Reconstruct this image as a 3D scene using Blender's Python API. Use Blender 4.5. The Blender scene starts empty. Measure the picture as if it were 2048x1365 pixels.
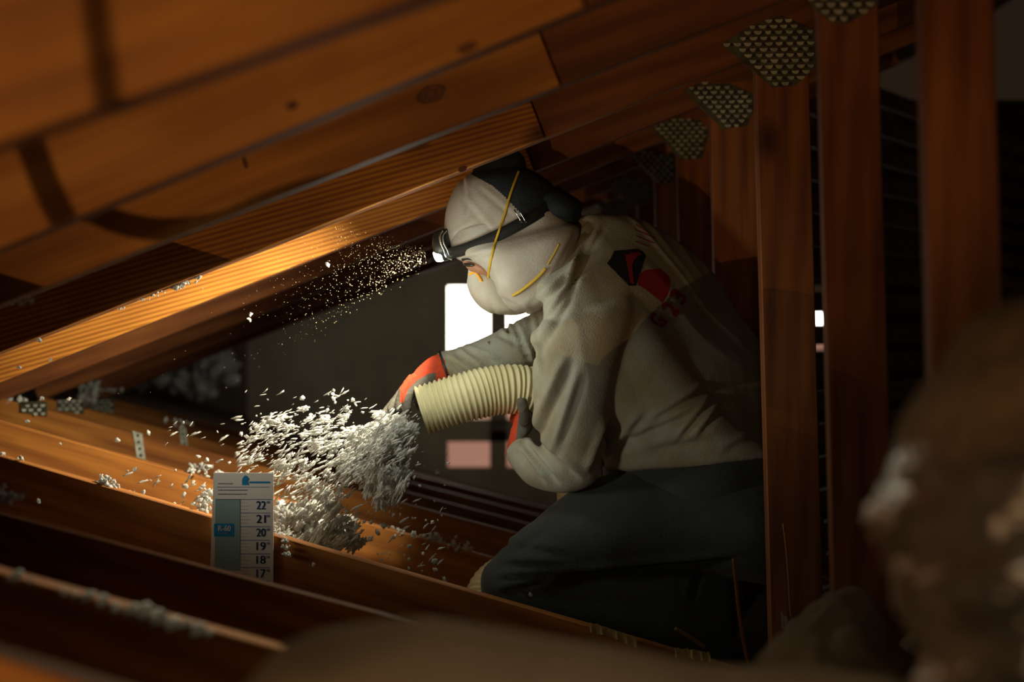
import bpy, bmesh, math, random
from mathutils import Vector, Matrix, Euler, noise
from mathutils.bvhtree import BVHTree
random.seed(11)
SC = bpy.context.scene
COL = SC.collection
# ------------------------------------------------------------------ camera
F = 3200.0; W2, H2 = 1024.0, 682.5
CAM = Vector((0, 0, 1.1))
CR = Matrix.Rotation(-math.atan(64/3200), 3, 'Z') @ Matrix.Rotation(math.pi/2 + 7.5/3200, 3, 'X') @ Matrix.Rotation(math.radians(-1.5), 3, 'Z')
cd = bpy.data.cameras.new('camera'); cam = bpy.data.objects.new('camera', cd); COL.objects.link(cam)
cam.matrix_world = Matrix.Translation(CAM) @ CR.to_4x4()
cd.sensor_width = 36; cd.lens = 36*F/2048; cd.clip_start = .05
cd.dof.use_dof = True; cd.dof.focus_distance = 3.35; cd.dof.aperture_fstop = 2.2
SC.camera = cam

def at(px, py, Y):
    d = CR @ Vector(((px-W2)/F, (H2-py)/F, -1.0))
    return CAM + d*((Y-CAM.y)/d.y)
def proj(p):
    q = CR.transposed() @ (Vector(p)-CAM)
    return (W2 + F*q.x/-q.z, H2 - F*q.y/-q.z)

# ------------------------------------------------------------------ world, lights, exposure
w = bpy.data.worlds.new('world'); SC.world = w; w.use_nodes = True
w.node_tree.nodes['Background'].inputs[0].default_value = (1.0, .62, .36, 1)
w.node_tree.nodes['Background'].inputs[1].default_value = .016
vs = SC.view_settings; SC.display_settings.display_device = 'sRGB'
vs.view_transform = 'Standard'; vs.look = 'None'; vs.gamma = 1; vs.exposure = 0; vs.use_curve_mapping = False

def lamp(name, kind, loc, power, color, size=.05, target=None, spot=60, blend=.5):
    l = bpy.data.lights.new(name, kind); l.energy = power; l.color = color
    if kind == 'AREA': l.size = size
    else: l.shadow_soft_size = size
    if kind == 'SPOT': l.spot_size = math.radians(spot); l.spot_blend = blend
    o = bpy.data.objects.new(name, l); COL.objects.link(o); o.location = loc
    if target is not None:
        o.rotation_euler = (Vector(target)-Vector(loc)).to_track_quat('-Z', 'Y').to_euler()
    return o
HL = at(866, 522, 3.40)
lamp('headlamp_beam', 'SPOT', HL, 60, (1.0, .90, .66), .012, at(330, 800, 3.60), 120, .9)
lamp('worker_fill_light', 'POINT', at(850, 600, 3.20), 1.5, (.95, 1.0, .84), .05)  # added fill in front of the headlamp, not a lamp of its own
WL = Vector((-.9, -1.2, .42))
lamp('rafter_work_light', 'SPOT', WL, 85.0, (1.0, .60, .26), .002, at(640, 150, 2.6), 31, 1.0)
lamp('left_fill_light', 'SPOT', (-1.12, 2.84, 1.0), 12, (1.0, .97, .80), .10, at(1150, 790, 3.4), 46, .9)
lamp('side_light', 'SPOT', (-1.0, 1.6, .98), 22, (1.0, .92, .72), .08, at(1210, 690, 3.35), 28, .8)
lamp('post_light', 'SPOT', (.15, .6, 1.0), 9, (1.0, .54, .22), .1, at(1790, -60, 2.6), 38, 1.0)
lamp('warm_fill_light', 'AREA', (-.9, -.3, .55), 2.6, (1.0, .64, .36), .7, (.2, 3.0, 1.1))  # added warm fill from beside the camera, no room lamp here
lamp('card_light', 'SPOT', (-1.1, 2.72, 1.10), .42, (1.0, .66, .38), .05, at(520, 1030, 3.2), 50, 1.0)
lamp('gable_daylight', 'AREA', at(985, 690, 7.4), .3, (1, .68, .36), .5, at(900, 760, 3))
lamp('wall_fill_light', 'AREA', at(720, 660, 6.6), .9, (1, .95, .8), .9, at(720, 700, 8))  # added fill aimed at the back wall, simulating window spill
lamp('duct_light', 'SPOT', (.10, .1, 1.45), 4.5, (1.0, .85, .6), .05, at(1900, 1040, 1.25), 50, .8)
lamp('rail_light', 'SPOT', (-.35, 2.35, 1.28), 8, (1.0, .9, .62), .05, at(250, 1230, 1.95), 70, 1.0)
lamp('low_front_light', 'SPOT', (.1, 1.0, 1.45), 2.8, (1.0, .72, .42), .1, at(1150, 1320, 1.5), 70, 1.0)

# ------------------------------------------------------------------ materials
def N(nt, t, **kw):
    n = nt.nodes.new(t)
    for k, v in kw.items():
        if k in n.inputs: n.inputs[k].default_value = v
        else: setattr(n, k, v)
    return n
def mat(name, color=(.5, .5, .5), rough=.7, metal=0, bump=0, bscale=60, var=0, vscale=8, emit=None, estr=1, col2=None, sheen=0, trans=0):
    m = bpy.data.materials.new(name); m.use_nodes = True; nt = m.node_tree; b = nt.nodes['Principled BSDF']
    b.inputs['Roughness'].default_value = rough; b.inputs['Metallic'].default_value = metal
    b.inputs['Base Color'].default_value = (*color, 1)
    if sheen: b.inputs['Sheen Weight'].default_value = sheen
    tc = N(nt, 'ShaderNodeTexCoord')
    if var:
        nz = N(nt, 'ShaderNodeTexNoise', Scale=vscale, Detail=5.0, Roughness=.6)
        nt.links.new(tc.outputs['Object'], nz.inputs['Vector'])
        cr = N(nt, 'ShaderNodeValToRGB')
        c2 = col2 or tuple(c*(1-var) for c in color)
        cr.color_ramp.elements[0].position = .38; cr.color_ramp.elements[1].position = .62
        cr.color_ramp.elements[0].color = (*c2, 1); cr.color_ramp.elements[1].color = (*color, 1)
        nt.links.new(nz.outputs['Fac'], cr.inputs['Fac']); nt.links.new(cr.outputs['Color'], b.inputs['Base Color'])
    if bump:
        nb = N(nt, 'ShaderNodeTexNoise', Scale=bscale, Detail=4.0)
        nt.links.new(tc.outputs['Object'], nb.inputs['Vector'])
        bp = N(nt, 'ShaderNodeBump', Strength=bump, Distance=.004)
        nt.links.new(nb.outputs['Fac'], bp.inputs['Height']); nt.links.new(bp.outputs['Normal'], b.inputs['Normal'])
    if emit:
        b.inputs['Emission Color'].default_value = (*emit, 1); b.inputs['Emission Strength'].default_value = estr
    return m

def wood(name, light, dark, gscale=13, rough=.72, bands=.16):
    m = bpy.data.materials.new(name); m.use_nodes = True; nt = m.node_tree; b = nt.nodes['Principled BSDF']
    b.inputs['Roughness'].default_value = rough
    tc = N(nt, 'ShaderNodeTexCoord'); oi = N(nt, 'ShaderNodeObjectInfo')
    mul = N(nt, 'ShaderNodeMath', operation='MULTIPLY'); mul.inputs[1].default_value = 37.0
    nt.links.new(oi.outputs['Random'], mul.inputs[0])
    add = N(nt, 'ShaderNodeVectorMath', operation='ADD')
    nt.links.new(tc.outputs['Object'], add.inputs[0]); nt.links.new(mul.outputs[0], add.inputs[1])
    # long cathedral rings: distorted bands across the board
    mp = N(nt, 'ShaderNodeMapping'); mp.inputs['Scale'].default_value = (.10, 1.0, 1.0)
    nt.links.new(add.outputs[0], mp.inputs['Vector'])
    wv = N(nt, 'ShaderNodeTexWave', wave_type='BANDS', bands_direction='DIAGONAL')
    wv.inputs['Scale'].default_value = gscale; wv.inputs['Distortion'].default_value = 5.0
    wv.inputs['Detail'].default_value = 2.0; wv.inputs['Detail Scale'].default_value = .12
    nt.links.new(mp.outputs[0], wv.inputs['Vector'])
    mp2 = N(nt, 'ShaderNodeMapping'); mp2.inputs['Scale'].default_value = (1.1, 26, 26)
    nt.links.new(add.outputs[0], mp2.inputs['Vector'])
    nz = N(nt, 'ShaderNodeTexNoise', Scale=1.6, Detail=6.0, Roughness=.62)
    nt.links.new(mp2.outputs[0], nz.inputs['Vector'])
    mix = N(nt, 'ShaderNodeMix', data_type='FLOAT'); mix.inputs[0].default_value = 1-bands
    nt.links.new(wv.outputs['Fac'], mix.inputs[2]); nt.links.new(nz.outputs['Fac'], mix.inputs[3])
    cr = N(nt, 'ShaderNodeValToRGB'); e = cr.color_ramp.elements
    e[0].position = .28; e[0].color = (*dark, 1); e[1].position = .66; e[1].color = (*light, 1)
    nt.links.new(mix.outputs[0], cr.inputs['Fac'])
    # knots
    mp3 = N(nt, 'ShaderNodeMapping'); mp3.inputs['Scale'].default_value = (1.7, 3.0, 3.2)
    nt.links.new(add.outputs[0], mp3.inputs['Vector'])
    vo = N(nt, 'ShaderNodeTexVoronoi', Scale=1.0)
    nt.links.new(mp3.outputs[0], vo.inputs['Vector'])
    kr = N(nt, 'ShaderNodeValToRGB'); k = kr.color_ramp.elements
    k[0].position = .035; k[0].color = (.22, .14, .1, 1); k[1].position = .10; k[1].color = (1, 1, 1, 1)
    nt.links.new(vo.outputs['Distance'], kr.inputs['Fac'])
    # broad darker streaks and stains that belong to the board
    nz2 = N(nt, 'ShaderNodeTexNoise', Scale=2.5, Detail=3.0)
    nt.links.new(add.outputs[0], nz2.inputs['Vector'])
    sr = N(nt, 'ShaderNodeValToRGB'); s = sr.color_ramp.elements
    s[0].position = .35; s[0].color = (.62, .55, .5, 1); s[1].position = .6; s[1].color = (1, 1, 1, 1)
    nt.links.new(nz2.outputs['Fac'], sr.inputs['Fac'])
    m1 = N(nt, 'ShaderNodeMix', data_type='RGBA', blend_type='MULTIPLY'); m1.inputs[0].default_value = 1
    nt.links.new(cr.outputs[0], m1.inputs[6]); nt.links.new(kr.outputs[0], m1.inputs[7])
    m2 = N(nt, 'ShaderNodeMix', data_type='RGBA', blend_type='MULTIPLY'); m2.inputs[0].default_value = 1
    nt.links.new(m1.outputs[2], m2.inputs[6]); nt.links.new(sr.outputs[0], m2.inputs[7])
    nt.links.new(m2.outputs[2], b.inputs['Base Color'])
    bp = N(nt, 'ShaderNodeBump', Strength=.35, Distance=.002)
    nt.links.new(nz.outputs['Fac'], bp.inputs['Height']); nt.links.new(bp.outputs['Normal'], b.inputs['Normal'])
    return m
M = dict(
    wood=wood('old_fir', (.56, .22, .035), (.25, .075, .010)),
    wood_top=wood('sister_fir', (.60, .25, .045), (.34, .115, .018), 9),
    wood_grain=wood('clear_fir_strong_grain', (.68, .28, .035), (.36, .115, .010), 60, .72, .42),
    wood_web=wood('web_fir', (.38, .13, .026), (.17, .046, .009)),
    wood_dark=wood('shaded_rafter_fir', (.27, .09, .018), (.12, .034, .008)),  # rafter fir darkened to stand in for shade beyond the sister boards
    deck=wood('roof_deck', (.16, .08, .035), (.07, .035, .015)),
    lath=wood('lath', (.13, .05, .028), (.06, .025, .014)),
    plate=mat('galvanised_steel', (.80, .82, .70), .42, .15, .25, 150, .45, 40),
    plated=mat('dirty_plate', (.10, .105, .065), .55, .3, .3, 120, .5, 30, col2=(.05, .035, .02)),
    knot=mat('dark_knot', (.12, .038, .012), .6, 0, .3, 200, .4, 90),
    tooth=mat('plate_slot_dark', (.03, .025, .02), .8),
    flake=mat('white_fibreglass', (.86, .86, .83), .9, 0, .5, 300, .15, 60),
    shirt=mat('grey_sweatshirt', (.40, .405, .34), .92, 0, .35, 260, .25, 8, col2=(.34, .285, .18), sheen=.1),
    trousers=mat('dark_work_trousers', (.034, .040, .040), .8, 0, .3, 200, .2, 10, sheen=.15),
    boot=mat('dark_boot', (.02, .017, .015), .6, 0, .3, 80),
    cover=mat('white_head_cloth', (.50, .48, .435), .9, 0, .2, 200, .12, 14, col2=(.43, .385, .33), sheen=.1),
    cap=mat('navy_cap', (.018, .028, .036), .85, 0, .4, 200),
    mask=mat('white_respirator', (.55, .51, .42), .85, 0, .2, 260, .08, 20),
    skin=mat('skin', (.42, .20, .12), .55, 0, .15, 150),
    eye=mat('eye', (.03, .02, .015), .2),
    brow=mat('brow_hair', (.02, .013, .01), .8),
    elastic=mat('yellow_elastic', (.62, .40, .03), .6),
    clip=mat('yellow_nose_clip', (.95, .45, .04), .4),
    strap=mat('black_headband', (.012, .012, .012), .8, 0, .3, 300),
    blackp=mat('black_plastic', (.02, .021, .02), .35),
    chrome=mat('chrome_bracket', (.8, .85, .85), .2, 1),
    lens=mat('headlamp_lens', (.9, 1, 1), .2, emit=(.80, 1.0, .98), estr=45),
    red=mat('orange_red_glove', (.72, .075, .022), .85, 0, .4, 400, .2, 30),
    palm=mat('grey_rubber_palm', (.135, .125, .10), .75, 0, .4, 200, .2, 40),
    hose=mat('cream_ribbed_hose', (.86, .80, .50), .55, 0, .1, 80, .25, 9, col2=(.74, .66, .37)),
    hosein=mat('hose_inside', (.25, .22, .15), .8),
    card=mat('white_card', (.80, .76, .70), .6),
    blue=mat('printed_blue', (.015, .10, .34), .6),
    cyan=mat('printed_bright_blue', (.0, .22, .50), .6),
    teal=mat('printed_teal_band', (.26, .40, .40), .6),
    greyp=mat('printed_grey', (.22, .23, .26), .6),
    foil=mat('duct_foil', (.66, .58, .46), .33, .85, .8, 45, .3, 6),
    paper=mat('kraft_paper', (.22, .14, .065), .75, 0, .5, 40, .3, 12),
    batt=mat('tan_insulation_batt', (.34, .255, .155), .95, 0, .8, 60, .3, 12),
    blanket=mat('brown_batt_facing', (.30, .235, .155), .9, 0, .5, 12, .25, 5),
    scrap=mat('yellow_paper_scrap', (.5, .36, .14), .8, 0, .4, 60),
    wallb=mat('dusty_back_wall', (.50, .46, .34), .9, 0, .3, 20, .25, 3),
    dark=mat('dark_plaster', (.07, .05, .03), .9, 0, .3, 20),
    drywall=mat('ceiling_board_back', (.12, .075, .045), .9, 0, .2, 30, .3, 4),
    pane=mat('bright_daylight_pane', (1, 1, .95), .5, emit=(1.0, .98, .88), estr=5),
    pink=mat('house_outside_pane', (.5, .3, .25), .6, emit=(.55, .28, .20), estr=.55),
    wire=mat('orange_wire', (.30, .12, .02), .6),
    twig=mat('brown_stick', (.20, .11, .03), .8),
    logor=mat('red_print', (.36, .016, .010), .8),
    logok=mat('black_print', (.015, .015, .018), .8),
    logow=mat('pale_print_edge', (.42, .38, .30), .8),
    dust=mat('gold_dust', (.55, .42, .22), .6),
)

nt = M['flake'].node_tree; b_ = nt.nodes['Principled BSDF']; tr_ = N(nt, 'ShaderNodeBsdfTranslucent'); tr_.inputs['Color'].default_value = (.9, .9, .86, 1)
mx_ = N(nt, 'ShaderNodeMixShader'); mx_.inputs[0].default_value = .4
nt.links.new(b_.outputs[0], mx_.inputs[1]); nt.links.new(tr_.outputs[0], mx_.inputs[2]); nt.links.new(mx_.outputs[0], nt.nodes['Material Output'].inputs[0])
# ------------------------------------------------------------------ object helpers
LOC = {}
def empty(name, loc, label, cat, group=None):
    o = bpy.data.objects.new(name, None); COL.objects.link(o); o.location = loc; LOC[o.name] = Vector(loc)
    o['label'] = label; o['category'] = cat
    if group: o['group'] = group
    return o
def tag(o, label=None, cat=None, group=None, kind=None):
    if label: o['label'] = label
    if cat: o['category'] = cat
    if group: o['group'] = group
    if kind: o['kind'] = kind
    return o
def pw(o): return LOC.get(o.name, Vector((0, 0, 0))) if o else Vector((0, 0, 0))
def obj(name, verts, faces, mats, parent=None, smooth=True, fm=None):
    me = bpy.data.meshes.new(name)
    c = sum((Vector(v) for v in verts), Vector())/len(verts)
    me.from_pydata([Vector(v)-c for v in verts], [], faces)
    if not isinstance(mats, (list, tuple)): mats = [mats]
    for m in mats: me.materials.append(M[m])
    if fm: me.polygons.foreach_set('material_index', fm)
    me.polygons.foreach_set('use_smooth', [smooth]*len(me.polygons))
    bm = bmesh.new(); bm.from_mesh(me); bmesh.ops.recalc_face_normals(bm, faces=bm.faces); bm.to_mesh(me); bm.free()
    me.update()
    o = bpy.data.objects.new(name, me); COL.objects.link(o)
    if parent: o.parent = parent
    o.location = c - pw(parent); LOC[o.name] = c
    return o
def board(name, a, b, height, y0, thick, m, parent=None, up=True, taper_end=0):
    """board in the XZ plane: lower (up=True) or upper (up=False) edge runs a->b; front face at y0"""
    d = Vector((b[0]-a[0], 0, b[2]-a[2])); L = d.length; ang = math.atan2(d.z, d.x)
    bm = bmesh.new(); bmesh.ops.create_cube(bm, size=1)
    for v in bm.verts:
        v.co = Vector(((v.co.x+.5)*L, v.co.y*thick, v.co.z*height))
    bmesh.ops.bevel(bm, geom=list(bm.edges), offset=.0022, segments=1, affect='EDGES')
    me = bpy.data.meshes.new(name); bm.to_mesh(me); bm.free(); me.materials.append(M[m])
    o = bpy.data.objects.new(name, me); COL.objects.link(o)
    n = Vector((-math.sin(ang), 0, math.cos(ang)))*(height/2*(1 if up else -1))
    org = Vector((a[0], y0+thick/2, a[2]))+n
    if parent: o.parent = parent
    o.location = org-pw(parent); o.rotation_euler = (0, -ang, 0); LOC[o.name] = org
    return o
def box(name, lo, hi, m, parent=None, bev=0.0):
    bm = bmesh.new(); bmesh.ops.create_cube(bm, size=1)
    lo = Vector(lo); hi = Vector(hi); c = (lo+hi)/2; s = hi-lo
    for v in bm.verts: v.co = Vector((v.co.x*s.x, v.co.y*s.y, v.co.z*s.z))
    if bev: bmesh.ops.bevel(bm, geom=list(bm.edges), offset=bev, segments=2, affect='EDGES')
    me = bpy.data.meshes.new(name); bm.to_mesh(me); bm.free(); me.materials.append(M[m])
    o = bpy.data.objects.new(name, me); COL.objects.link(o)
    if parent: o.parent = parent
    o.location = c-pw(parent); LOC[o.name] = c
    return o
def crom(ps, sub):
    out = []
    n = len(ps)
    for i in range(n-1):
        p0 = ps[max(i-1, 0)]; p1 = ps[i]; p2 = ps[i+1]; p3 = ps[min(i+2, n-1)]
        for j in range(sub):
            t = j/sub
            out.append([.5*((2*b)+(-a+c)*t+(2*a-5*b+4*c-d)*t*t+(-a+3*b-3*c+d)*t**3) for a, b, c, d in zip(p0, p1, p2, p3)])
    out.append(list(ps[-1])); return out
def loft(secs, n=40, sub=8, cap=(.5, .5), grow=1.0, ex=1.0, open_ends=False, capn=5):
    """secs: (x1,y1,x2,y2,Y,dy) silhouette points in the photo at depth Y, half depth dy"""
    rings = []
    for sc_ in crom(secs, sub):
        x1, y1, x2, y2, Y, dy = sc_[:6]; tl = sc_[6] if len(sc_) > 6 else 0
        a = at(x1, y1, Y-tl); b = at(x2, y2, Y+tl)
        rings.append(((a+b)/2, (b-a)/2*grow, dy*grow))
    full = []
    def capring(c, u, dy, dirv, k):
        L = min(u.length, dy)*2*k
        return [(c+dirv*L*math.sin(t), u*math.cos(t), dy*math.cos(t)) for t in [math.pi/2*(i+1)/(capn+.35) for i in range(capn)]]
    d0 = (rings[0][0]-rings[1][0]).normalized(); d1 = (rings[-1][0]-rings[-2][0]).normalized()
    if not open_ends and cap[0] is not None: full += capring(*rings[0], d0, cap[0])[::-1]
    full += rings
    if not open_ends and cap[1] is not None: full += capring(*rings[-1], d1, cap[1])
    V = []; Fc = []
    for c, u, dy in full:
        for k in range(n):
            th = 2*math.pi*k/n; cs, sn = math.cos(th), math.sin(th)
            cs = math.copysign(abs(cs)**ex, cs); sn = math.copysign(abs(sn)**ex, sn)
            V.append(c+u*cs+Vector((0, dy*sn, 0)))
    R = len(full)
    for r in range(R-1):
        for k in range(n):
            Fc.append((r*n+k, r*n+(k+1) % n, (r+1)*n+(k+1) % n, (r+1)*n+k))
    if not open_ends:
        Fc.append(tuple(range(n))[::-1]); Fc.append(tuple(range((R-1)*n, R*n)))
    return V, Fc
def merge(parts):
    V = []; Fc = []
    for v, f in parts:
        o = len(V); V += v; Fc += [tuple(i+o for i in q) for q in f]
    return V, Fc
def wrinkle(V, Fc, amp, fn):
    """push vertices along their normals by fn(p)*amp"""
    bm = bmesh.new(); vs_ = [bm.verts.new(v) for v in V]
    for f in Fc:
        try: bm.faces.new([vs_[i] for i in f])
        except ValueError: pass
    bmesh.ops.recalc_face_normals(bm, faces=bm.faces); bm.normal_update()
    return [v.co+v.normal*amp*fn(v.co) for v in bm.verts]
def cloth(sx=1, sy=1, sz=1, ang=0, s=9, seed=0):
    R = Matrix.Rotation(ang, 3, 'Y')
    def fn(p):
        q = R @ p; q = Vector((q.x*sx, q.y*sy, q.z*sz))*s+Vector((seed, seed*2, 0))
        a = noise.noise(q+Vector((noise.noise(q*.5), 0, noise.noise(q*.5+Vector((5, 5, 5)))))*1.5)
        r = 1-abs(a)*2.6
        return max(r, -.4)*.7+.5*noise.noise(q*.6)
    return fn
def bvh(V, Fc): return BVHTree.FromPolygons([Vector(v) for v in V], Fc)
def ray(trees, px, py, off=.002):
    d = (at(px, py, 3)-CAM).normalized(); best = None
    for t in trees:
        h = t.ray_cast(CAM, d)
        if h[0] is not None and (best is None or h[3] < best[1]): best = (h[0], h[3])
    return None if best is None else best[0]-d*off
def tube(pts, r, n=10, sub=6, flat=None, closed=False):
    P = [Vector(p) for p in crom([tuple(p) for p in pts], sub)] if sub else [Vector(p) for p in pts]
    V = []; Fc = []; up = Vector((0, -1, 0)); m = len(P)
    for i, p in enumerate(P):
        t = (P[min(i+1, m-1)]-P[max(i-1, 0)]).normalized()
        s = t.cross(up); s = s.normalized() if s.length > 1e-4 else Vector((1, 0, 0)); u2 = s.cross(t).normalized()
        rr = r(i/(m-1)) if callable(r) else r
        for k in range(n):
            a = 2*math.pi*k/n
            V.append(p+s*math.cos(a)*rr+u2*math.sin(a)*(rr if flat is None else rr*flat))
    for i in range(m-1):
        for k in range(n): Fc.append((i*n+k, i*n+(k+1) % n, (i+1)*n+(k+1) % n, (i+1)*n+k))
    Fc.append(tuple(range(n))[::-1]); Fc.append(tuple(range((m-1)*n, m*n)))
    return V, Fc

# ------------------------------------------------------------------ trusses
PITCH = .61
def YK(k): return 2.0+PITCH*k
TOPS = {-1: (290, .345), 0: (500, .412), 1: (612, .392), 2: (707, .394), 3: (766, .395), 4: (803, .393), 5: (833, .392), 6: (858, .392), 7: (878, .392)}
BOTS = {-1: (1316, .30), 0: (1146, .275), 1: (1030, .264), 2: (912, .289), 3: (844, .277), 4: (797, .262), 5: (774, .26), 6: (757, .255), 7: (744, .25)}
XS = .14
words = {-1: 'nearest, its blurred rafter crossing the top left corner', 0: 'blurred, with a long knotty rafter across the upper left',
         1: 'its bottom chord passing just in front of the measuring card', 2: 'with the measuring card on its bottom chord in front of the worker',
         3: 'its rafter glowing orange in the headlamp just behind the lamp', 4: 'its bottom chord second behind the worker, steel strap on it',
         5: 'with small metal strap on dim bottom chord, left heel covered in fluff', 6: 'dim, its heel vanishing behind the fluffy clump at left',
         7: 'farthest dim one before the dark back wall'}
BOTLINE = {}; TOPLINE = {}
def slots(w_, h_, pitch=.0125, seed=0):
    pass
def truss_plate(name, poly, Y, parent):
    """toothed galvanised plate: sheet with punched half round slots, poly in photo pixels"""
    rnd = random.Random(int(poly[0][0]))
    pts = [at(x, y, Y) for x, y in poly]
    V = [p for p in pts]+[p+Vector((0, .0015, 0)) for p in pts]; n = len(pts)
    Fc = [tuple(range(n)), tuple(range(n, 2*n))[::-1]]+[(i, (i+1) % n, n+(i+1) % n, n+i) for i in range(n)]
    fm = [2]*len(Fc)
    # raised teeth / slots grid
    def inside(p):
        c = False; j = n-1
        for i in range(n):
            a, b = pts[i], pts[j]
            if (a.z > p.z) != (b.z > p.z) and p.x < (b.x-a.x)*(p.z-a.z)/(b.z-a.z)+a.x: c = not c
            j = i
        return c
    x0 = min(p.x for p in pts); x1 = max(p.x for p in pts); z0 = min(p.z for p in pts); z1 = max(p.z for p in pts)
    dx, dz = .021, .0115; r = 0; z = z0+dz*.6
    while z < z1:
        x = x0+(dx/2 if r % 2 else 0)
        while x < x1:
            if inside(Vector((x-.006, 0, z))) and inside(Vector((x+.006, 0, z))):
                tl = rnd.uniform(-.003, .004); jx = rnd.uniform(-.0012, .0012)
                for kind in (0, 1):      # 1 = punched hole (dark), 0 = bent lip (half moon)
                    b = len(V); cx = x+(dx/2 if kind else 0)
                    if not inside(Vector((cx+.005, 0, z))): continue
                    arc = []; rnd2 = rnd.uniform(.7, 1.05)
                    for q in range(8):
                        a = math.pi+math.pi*q/7 if kind == 0 else 2*math.pi*q/8
                        rx = rnd2*.0082 if kind == 0 else .0048; rz = .0078 if kind == 0 else .0036
                        arc.append(Vector((cx+jx+rx*math.cos(a), Y-(.0012 if kind else .0015+.0035*abs(math.sin(a))+tl*math.cos(a)*.4), z+(.003 if kind == 0 else 0)+rz*math.sin(a))))
                    V += arc; Fc.append(tuple(range(b, b+8))); fm.append(kind)
            x += dx
        z += dz; r += 1
    o = obj(name, V, Fc, ['plate', 'tooth', 'plated'], parent, False, fm)
    return o
WEBX = {0: (1850, 1992), 1: (1642, 1760), 2: (1512, 1618), 3: (1419, 1508), 4: (1350, 1421), 5: (1304, 1362), 6: (1268, 1318), 7: (1236, 1282)}
PLATES = {0: [(1900, -260), (2040, -260), (2100, -140), (1960, -20), (1850, -130)],
          1: [(1610, -10), (1680, -60), (1760, -30), (1758, 8), (1700, 46), (1660, 44), (1630, 18)],
          2: [(1443, 88), (1500, 52), (1560, 30), (1632, 60), (1636, 130), (1590, 172), (1545, 175)],
          3: [(1366, 180), (1400, 165), (1460, 168), (1508, 188), (1506, 225), (1492, 252), (1445, 258)],
          4: [(1294, 248), (1330, 232), (1400, 240), (1418, 262), (1405, 318), (1362, 320)],
          5: [(1262, 314), (1290, 300), (1345, 312), (1350, 345), (1340, 366), (1316, 368)],
          6: [(1215, 368), (1245, 352), (1300, 362), (1304, 392), (1290, 410), (1262, 410)],
          7: [(1190, 408), (1210, 398), (1262, 404), (1264, 425), (1235, 440)]}
PLACE = ['W']
for k in range(-1, 8):
    Y = YK(k)-.019
    y0, m = TOPS[k]; a = at(0, y0, Y); b = at(1000, y0-1000*m, Y); st = (b.z-a.z)/(b.x-a.x)
    yb, mb = BOTS[k]; c = at(0, yb, Y); d = at(1000, yb+1000*mb, Y); sb = (d.z-c.z)/(d.x-c.x)
    TZ = lambda x, a=a, st=st: a.z+(x-a.x)*st
    BZ = lambda x, c=c, sb=sb: c.z+(x-c.x)*sb
    TOPLINE[k] = TZ; BOTLINE[k] = BZ
    xi = (c.z-a.z+a.x*st-c.x*sb)/(st-sb)       # heel joint
    xl = max(xi-.02, -2.3); xr = 1.35
    xh = xi+.0 if xi > -2.3 else -2.3
    t = empty('roof_truss', Vector((.6, YK(k), BZ(.6)-.14)), 'wooden roof truss, '+words[k], 'roof truss')
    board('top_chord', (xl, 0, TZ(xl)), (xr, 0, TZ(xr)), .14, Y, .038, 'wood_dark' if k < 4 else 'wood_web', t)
    if k <= 3:
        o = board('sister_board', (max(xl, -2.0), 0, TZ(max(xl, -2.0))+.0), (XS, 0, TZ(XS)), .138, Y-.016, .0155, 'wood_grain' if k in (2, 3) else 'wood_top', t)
    board('bottom_chord', (xl, 0, BZ(xl)), (xr, 0, BZ(xr)), .14, Y, .038, 'wood', t, up=False)
    if k >= 0:
        x1, x2 = WEBX[k]; X1 = at(x1, 150, Y).x; X2 = at(x2, 150, Y).x
        zt = TZ(X1)+.05; zb = BZ(X1)-.02
        # leaning a little, as photographed
        o = board('web_post', (X1+.0, 0, zb), (X1+.0, 0, zt), X2-X1, Y-.0005, .039, 'wood_web', t, up=False)
        truss_plate('truss_plate', PLATES[k], Y-.004, t)
        if k >= 1:
            # plate at the foot of the web
            fx = (X1+X2)/2; fz = BZ(fx)
            px, py = proj((fx, Y, fz)); s_ = 60
            truss_plate('truss_plate', [(px-s_, py+20), (px-s_, py-30), (px+s_, py-30), (px+s_, py+50)], Y-.004, t)
    if k in (4, 5, 6):
        px, py = proj((xi+.08, Y, BZ(xi+.08)))
        truss_plate('truss_plate', [(px-28, py+10), (px-28, py-11), (px+26, py-11), (px+26, py+18)], Y-.004, t)
    if k in (4, 5):
        # perforated steel strap nailed over the bottom chord
        q = {4: [(265, 862), (284, 868), (291, 920), (274, 916)], 5: [(358, 852), (371, 856), (376, 894), (362, 890)]}[k]
        pts = [at(x, y, Y-.003) for x, y in q]
        V = [*pts, *[p+Vector((0, .002, 0)) for p in pts]]
        Fc = [(0, 1, 2, 3), (7, 6, 5, 4), (0, 4, 5, 1), (1, 5, 6, 2), (2, 6, 7, 3), (3, 7, 4, 0)]; fm = [0]*6
        for j in range(4):
            tt = (j+.5)/4; ct = (pts[0]+pts[1])/2*(1-tt)+(pts[2]+pts[3])/2*tt; bi = len(V)
            V += [ct+Vector((.0045*math.cos(2*math.pi*i/8), -.0006, .004*math.sin(2*math.pi*i/8))) for i in range(8)]
            Fc.append(tuple(range(bi, bi+8))); fm.append(1)
        obj('metal_strap', V, Fc, ['plate', 'tooth'], t, False, fm)

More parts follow.
